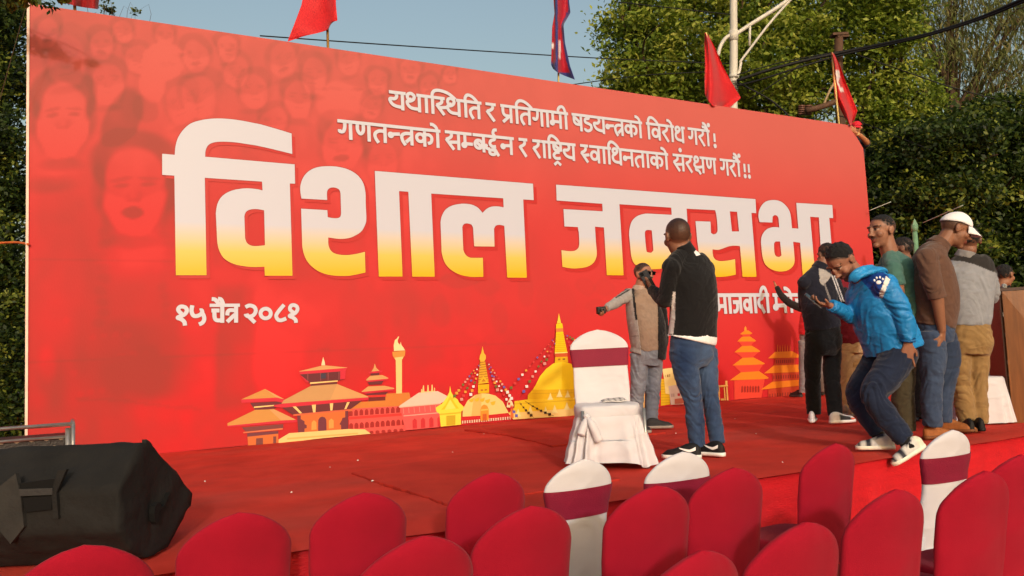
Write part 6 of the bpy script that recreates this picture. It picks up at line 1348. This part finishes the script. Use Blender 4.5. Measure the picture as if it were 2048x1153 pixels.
tree('feathery_tree', 'tall wispy drooping tree with bare grey limbs and sky gaps at upper right', 30, 1930, [(1850,40,50,60,0,1.6),(1920,20,60,70,0,1.8),(2000,40,60,80,0,1.8),(1880,130,60,60,.4,1.6),(1960,150,60,70,0,1.7),(2040,150,50,80,.3,1.6),(1830,110,30,60,0,1.2),(2010,230,50,40,0,1.4),(1900,-60,80,50,0,1.6),(2060,20,50,80,.5,1.5)],
     12500, .34, DUSTY, 3, r0=.3, aspect=.13, droop=1.0, shell=.2, sub=18, subr=1.1, flat=.1, limbs=([(1925,260,0,.2),(1900,180,0,.15),(1870,110,0,.1),(1850,40,0,.05)], [(1925,260,0,.16),(1945,180,0,.12),(1985,90,0,.07),(2010,10,0,.04)], [(1910,220,0,.12),(1870,190,0,.08),(1820,180,0,.04)], [(2048,30,0,.1),(2020,60,0,.08),(1985,110,0,.05)]))
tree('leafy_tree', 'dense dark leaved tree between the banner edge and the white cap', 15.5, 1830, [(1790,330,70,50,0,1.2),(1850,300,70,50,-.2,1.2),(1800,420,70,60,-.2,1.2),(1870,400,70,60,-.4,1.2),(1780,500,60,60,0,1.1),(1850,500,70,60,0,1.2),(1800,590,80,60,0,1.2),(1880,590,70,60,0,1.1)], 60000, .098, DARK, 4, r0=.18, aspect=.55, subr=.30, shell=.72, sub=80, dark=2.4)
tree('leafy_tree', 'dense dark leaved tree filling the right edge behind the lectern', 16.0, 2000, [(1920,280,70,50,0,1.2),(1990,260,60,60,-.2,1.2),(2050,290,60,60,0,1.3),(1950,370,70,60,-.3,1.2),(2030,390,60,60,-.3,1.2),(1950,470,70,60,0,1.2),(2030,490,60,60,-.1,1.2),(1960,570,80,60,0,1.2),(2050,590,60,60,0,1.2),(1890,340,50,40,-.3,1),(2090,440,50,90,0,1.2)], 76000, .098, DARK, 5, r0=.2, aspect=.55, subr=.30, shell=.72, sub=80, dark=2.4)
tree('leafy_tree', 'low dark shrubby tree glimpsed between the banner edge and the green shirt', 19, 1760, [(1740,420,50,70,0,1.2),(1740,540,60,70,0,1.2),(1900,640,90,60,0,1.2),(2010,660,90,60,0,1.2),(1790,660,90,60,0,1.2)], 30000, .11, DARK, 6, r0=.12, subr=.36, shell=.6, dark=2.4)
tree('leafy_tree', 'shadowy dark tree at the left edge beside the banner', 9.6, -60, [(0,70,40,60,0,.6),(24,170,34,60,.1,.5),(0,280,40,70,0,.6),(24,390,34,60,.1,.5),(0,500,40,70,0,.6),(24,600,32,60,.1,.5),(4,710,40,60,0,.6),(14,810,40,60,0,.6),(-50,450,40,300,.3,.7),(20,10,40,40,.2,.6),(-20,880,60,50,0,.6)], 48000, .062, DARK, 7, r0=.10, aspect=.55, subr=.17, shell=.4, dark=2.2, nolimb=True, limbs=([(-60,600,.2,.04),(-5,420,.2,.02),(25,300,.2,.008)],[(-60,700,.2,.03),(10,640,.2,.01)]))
tree('leafy_tree', 'tree whose tip leaves overhang the top left corner of the banner', 7.62, -150, [(72,0,26,9,0,.08),(98,8,14,7,-.02,.06),(58,-10,30,12,0,.1),(20,-6,30,18,0,.2),(130,-6,16,8,0,.06)], 520, .07, DARK, 8, r0=.012, aspect=.5, subr=.06, shell=.3, nolimb=True, limbs=([(-150,-60,0,.02),(-20,-40,0,.010),(50,-12,0,.004),(100,8,0,.002)],[(-20,-40,0,.008),(90,-24,0,.004),(136,-6,0,.002)]))
tree('bare_sapling', 'thin twiggy sapling tip poking above the banner beside the left flag', 12.5, 215, [(212,10,12,12,0,.12),(270,28,6,4,0,.08)], 120, .07, MIDG, 9, r0=.03, subr=.09)
# a far belt of greenery closes the gaps between them
def belt():
    cl = []
    for i in range(64):
        a = math.radians(-80 + i * 2.85); R_ = 54 + 5 * math.sin(i * 1.7)
        cl.append(((R_ * math.sin(a), R_ * math.cos(a), 4.2 + .8 * math.sin(i * 2.3)), (2.6, 2.2, 4.4 + 1.4 * math.sin(i * 1.3)), 1))
    V, Fc, c, cs = leaves(cl, 62000, .62, MIDG, 11, aspect=.6, subr=.95, shell=.35)
    e = bpy.data.objects.new('tmp', None); o = fast_mesh('far_trees', V, Fc, LEAF, e, c); o.parent = None; bpy.data.objects.remove(e)
    o['label'] = 'far belt of trees closing the view behind the stage'; o['category'] = 'trees'; o['kind'] = 'stuff'
belt()
# ---- poles
steel = M('painted steel', (196, 192, 182), .45, .12, 8, .15, 30, stretch=(1, 1, .3)); rust = M('rusty pole', (82, 58, 42), .75, .3, 7, .4, 30, stretch=(1, 1, .3)); CBL = M('black cable', (16, 16, 17), .6, .1)
Zl = 17.0; f = 2 * at(1468.5, 300, Zl) - at(1467, 100, Zl); lamp = thing('street_lamp', 'pale grey street lamp pole with a braced outreach arm behind the banner', 'street lamp', (f[0], f[1], 0))
tp = at(1466, -200, Zl); mesh('pole', *tube([(f[0], f[1], 0), at(1468.5, 300, Zl), at(1467.5, 100, Zl), tp], [.12, .088, .084, .06], 16, 2), steel, lamp)
pl = lambda x, y, d=0: at(x, y, Zl + d)
mesh('collar', *tube([pl(1467, 62), pl(1467, 82)], .098, 16, 2), steel, lamp); mesh('collar', *tube([pl(1467, 150), pl(1467, 156)], .096, 16, 2), steel, lamp)
mesh('outreach_arm', *tube([pl(1472, 69), pl(1500, 50), pl(1560, 12), pl(1640, -45), pl(1720, -90)], .042, 12, 4), steel, lamp)
mesh('brace', *tube([pl(1479, 126), pl(1500, 98), pl(1545, 40), pl(1600, -20)], .026, 10, 4), steel, lamp); mesh('brace', *tube([pl(1500, 50), pl(1499, 92)], .026, 10, 2), steel, lamp)
mesh('bracket', *tube([pl(1462, 70), pl(1450, 78), pl(1440, 95), pl(1436, 112)], .04, 10, 4), steel, lamp)
mesh('bracket', *tube([pl(1472, 160), pl(1478, 145), pl(1482, 125)], .03, 10, 4), steel, lamp)
hd_ = pl(1722, -92); mesh('lamp_head', *loft([hd_, hd_ + RH * .25 + UP * .05, hd_ + RH * .55 + UP * .08], [.05, .13, .07], [.04, .07, .03], FH, 14, 4), steel, lamp)
wr_ = []
for i in range(9):
    y = 165 + i * 4; a = np.linspace(0, 2 * math.pi, 16) + i
    wr_.append(tube([pl(1466, y + .8 * math.sin(q * 2)) + RH * .10 * math.cos(q) + FH * .10 * math.sin(q) for q in a], .011, 6, 2))
mesh('cable_wrap', *join(wr_), M('grey cable', (150, 142, 130), .6), lamp)
Zu = 16.4; f = at(1687, 300, Zu); up_ = thing('utility_pole', 'rusty brown utility pole carrying the thick black cables', 'pole', (f[0], f[1], 0)); pu = lambda x, y, d=0: at(x, y, Zu + d)
mesh('pole', *tube([(f[0], f[1], 0), pu(1681, 240), pu(1678, 72)], [.13, .095, .085], 14, 2), rust, up_)
mesh('cap_plate', *box(pu(1678, 71), (.16, .1, .025), np.stack([RH, FH, UP])), rust, up_, smooth=False); mesh('cap_plate', *box(pu(1684, 75), (.12, .08, .02), np.stack([RH, FH, UP])), rust, up_, smooth=False)
mesh('cross_arm', *tube([pu(1612, 222, -.2), pu(1650, 212, -.15), pu(1684, 198, -.1)], .06, 8, 2), rust, up_); mesh('brace', *tube([pu(1646, 214, -.15), pu(1660, 180, -.05), pu(1680, 150)], .025, 8, 2), M('pale brace', (150, 128, 96), .6), up_)
ins = [tube([pu(1603 + d, 230 - i * 4), pu(1603 + d, 227.6 - i * 4)], .07, 10, 2) for i in range(5) for d in (0, 14)]
mesh('insulators', *join(ins), M('glazed brown', (112, 76, 60), .3, .2), up_)
def wire(name, label, P, r, cat='cable', group='overhead cables'):
    V, Fc = tube(P, r, 8, 6); return mesh(name, V, Fc, CBL, None, label=label, cat=cat, group=group, loc=np.asarray(P[0]))
TH = [(2080, -14, 13.0), (2040, 2, 13.4), (1960, 36, 14.2), (1860, 68, 15.0), (1760, 90, 15.8), (1680, 106, 16.2), (1600, 124, 16.4), (1530, 143, 16.6), (1474, 162, 16.8)]
wire('thick_cable', 'thick black twisted cable sagging from upper right past the utility pole', [at(*q) for q in TH], .034)
wire('thick_cable', 'second cable of the thick bundle, hugging its underside', [at(q[0], q[1] + 4 + 1.5 * math.sin(q[0] * .05), q[2] - .02) for q in TH[:6]] + [at(1590, 138, 16.4), at(1520, 160, 16.6), at(1474, 172, 16.8)], .020)
wire('cable', 'thin cable from the lamp pole curving down behind the banner top', [at(1474, 165, 16.85), at(1540, 200, 16.7), at(1580, 235, 16.6), at(1600, 262, 16.5)], .018)
wire('cable', 'thin cable falling from the thick bundle to the leaves left of the pole', [at(1600, 130, 16.4), at(1560, 160, 16.5), at(1500, 198, 16.7)], .012)
wire('cable', 'thin cable between lamp pole and utility pole just above the bundle', [at(1474, 150, 16.85), at(1560, 126, 16.6), at(1676, 104, 16.2)], .012)
wire('cable', 'long thin wire crossing the open sky behind the banner flags', [at(520, 72, 13), at(760, 89, 14), at(1050, 108, 15.4), at(1240, 119, 16.4), at(1462, 128, 17.1)], .011)
wire('cable', 'short thin wire low in the sky right of the national flag', [at(1130, 172, 15.2), at(1200, 162, 16), at(1300, 150, 17), at(1462, 142, 17.1)], .010)
wire('cable', 'thin wire sloping across the top of the big olive tree', [at(1230, 4, 16), at(1340, 16, 16.6), at(1464, 30, 17)], .011)
wire('cable', 'thin wire running from utility pole to lower right through the wispy tree', [at(1686, 100, 16.2), at(1800, 140, 15.9), at(1920, 180, 15.6), at(2060, 214, 15.2)], .012)
wire('cable', 'thin wire drooping from banner corner across the yellow green tree', [at(1600, 214, 16.4), at(1700, 238, 16), at(1780, 268, 15.0), at(1860, 300, 14.2)], .010)
# ---- green post and stay ropes
Zg = 13.0; f = at(1829, 545, Zg); gp = thing('green_post', 'pale green metal post with a pointed cap behind the brown shirt', 'post', (f[0], f[1], 0)); grn = M('green paint', (104, 142, 112), .5, .15, 8)
mesh('pole', *tube([(f[0], f[1], 0), at(1829, 460, Zg)], .040, 14, 2), grn, gp); mesh('collar', *tube([at(1829, 463, Zg), at(1829, 450, Zg)], .052, 14, 2), grn, gp)
mesh('finial', *tube([at(1829, 451, Zg), at(1829, 449, Zg), at(1829, 438, Zg)], [.054, .05, .004], 4, 1), grn, gp, smooth=False)
ROPE = M('pale rope', (176, 190, 180), .7)
for nm, P in (('pale stay rope slanting up right from behind the green post', [(1846, 446, 12.9), (1885, 429, 12.5), (1926, 411, 12.1)]), ('pale stay rope slanting away from the right edge of the banner', [(1738, 422, 14.3), (1760, 413, 14.2), (1782, 404, 14.1)])):
    V, Fc = tube([at(*q) for q in P], .0065, 8, 3); mesh('rope', V, Fc, ROPE, None, label=nm, cat='rope', loc=at(*P[0]))
V, Fc = tube([at(-20, 488, 8.6), at(30, 485, 8.3), at(57, 489, 8.0)], .012, 8, 4); mesh('rope', V, Fc, M('orange cord', (190, 96, 40), .7), None, label='orange cord tying the left edge of the banner to the dark tree', cat='rope', loc=at(57, 489, 8.0))
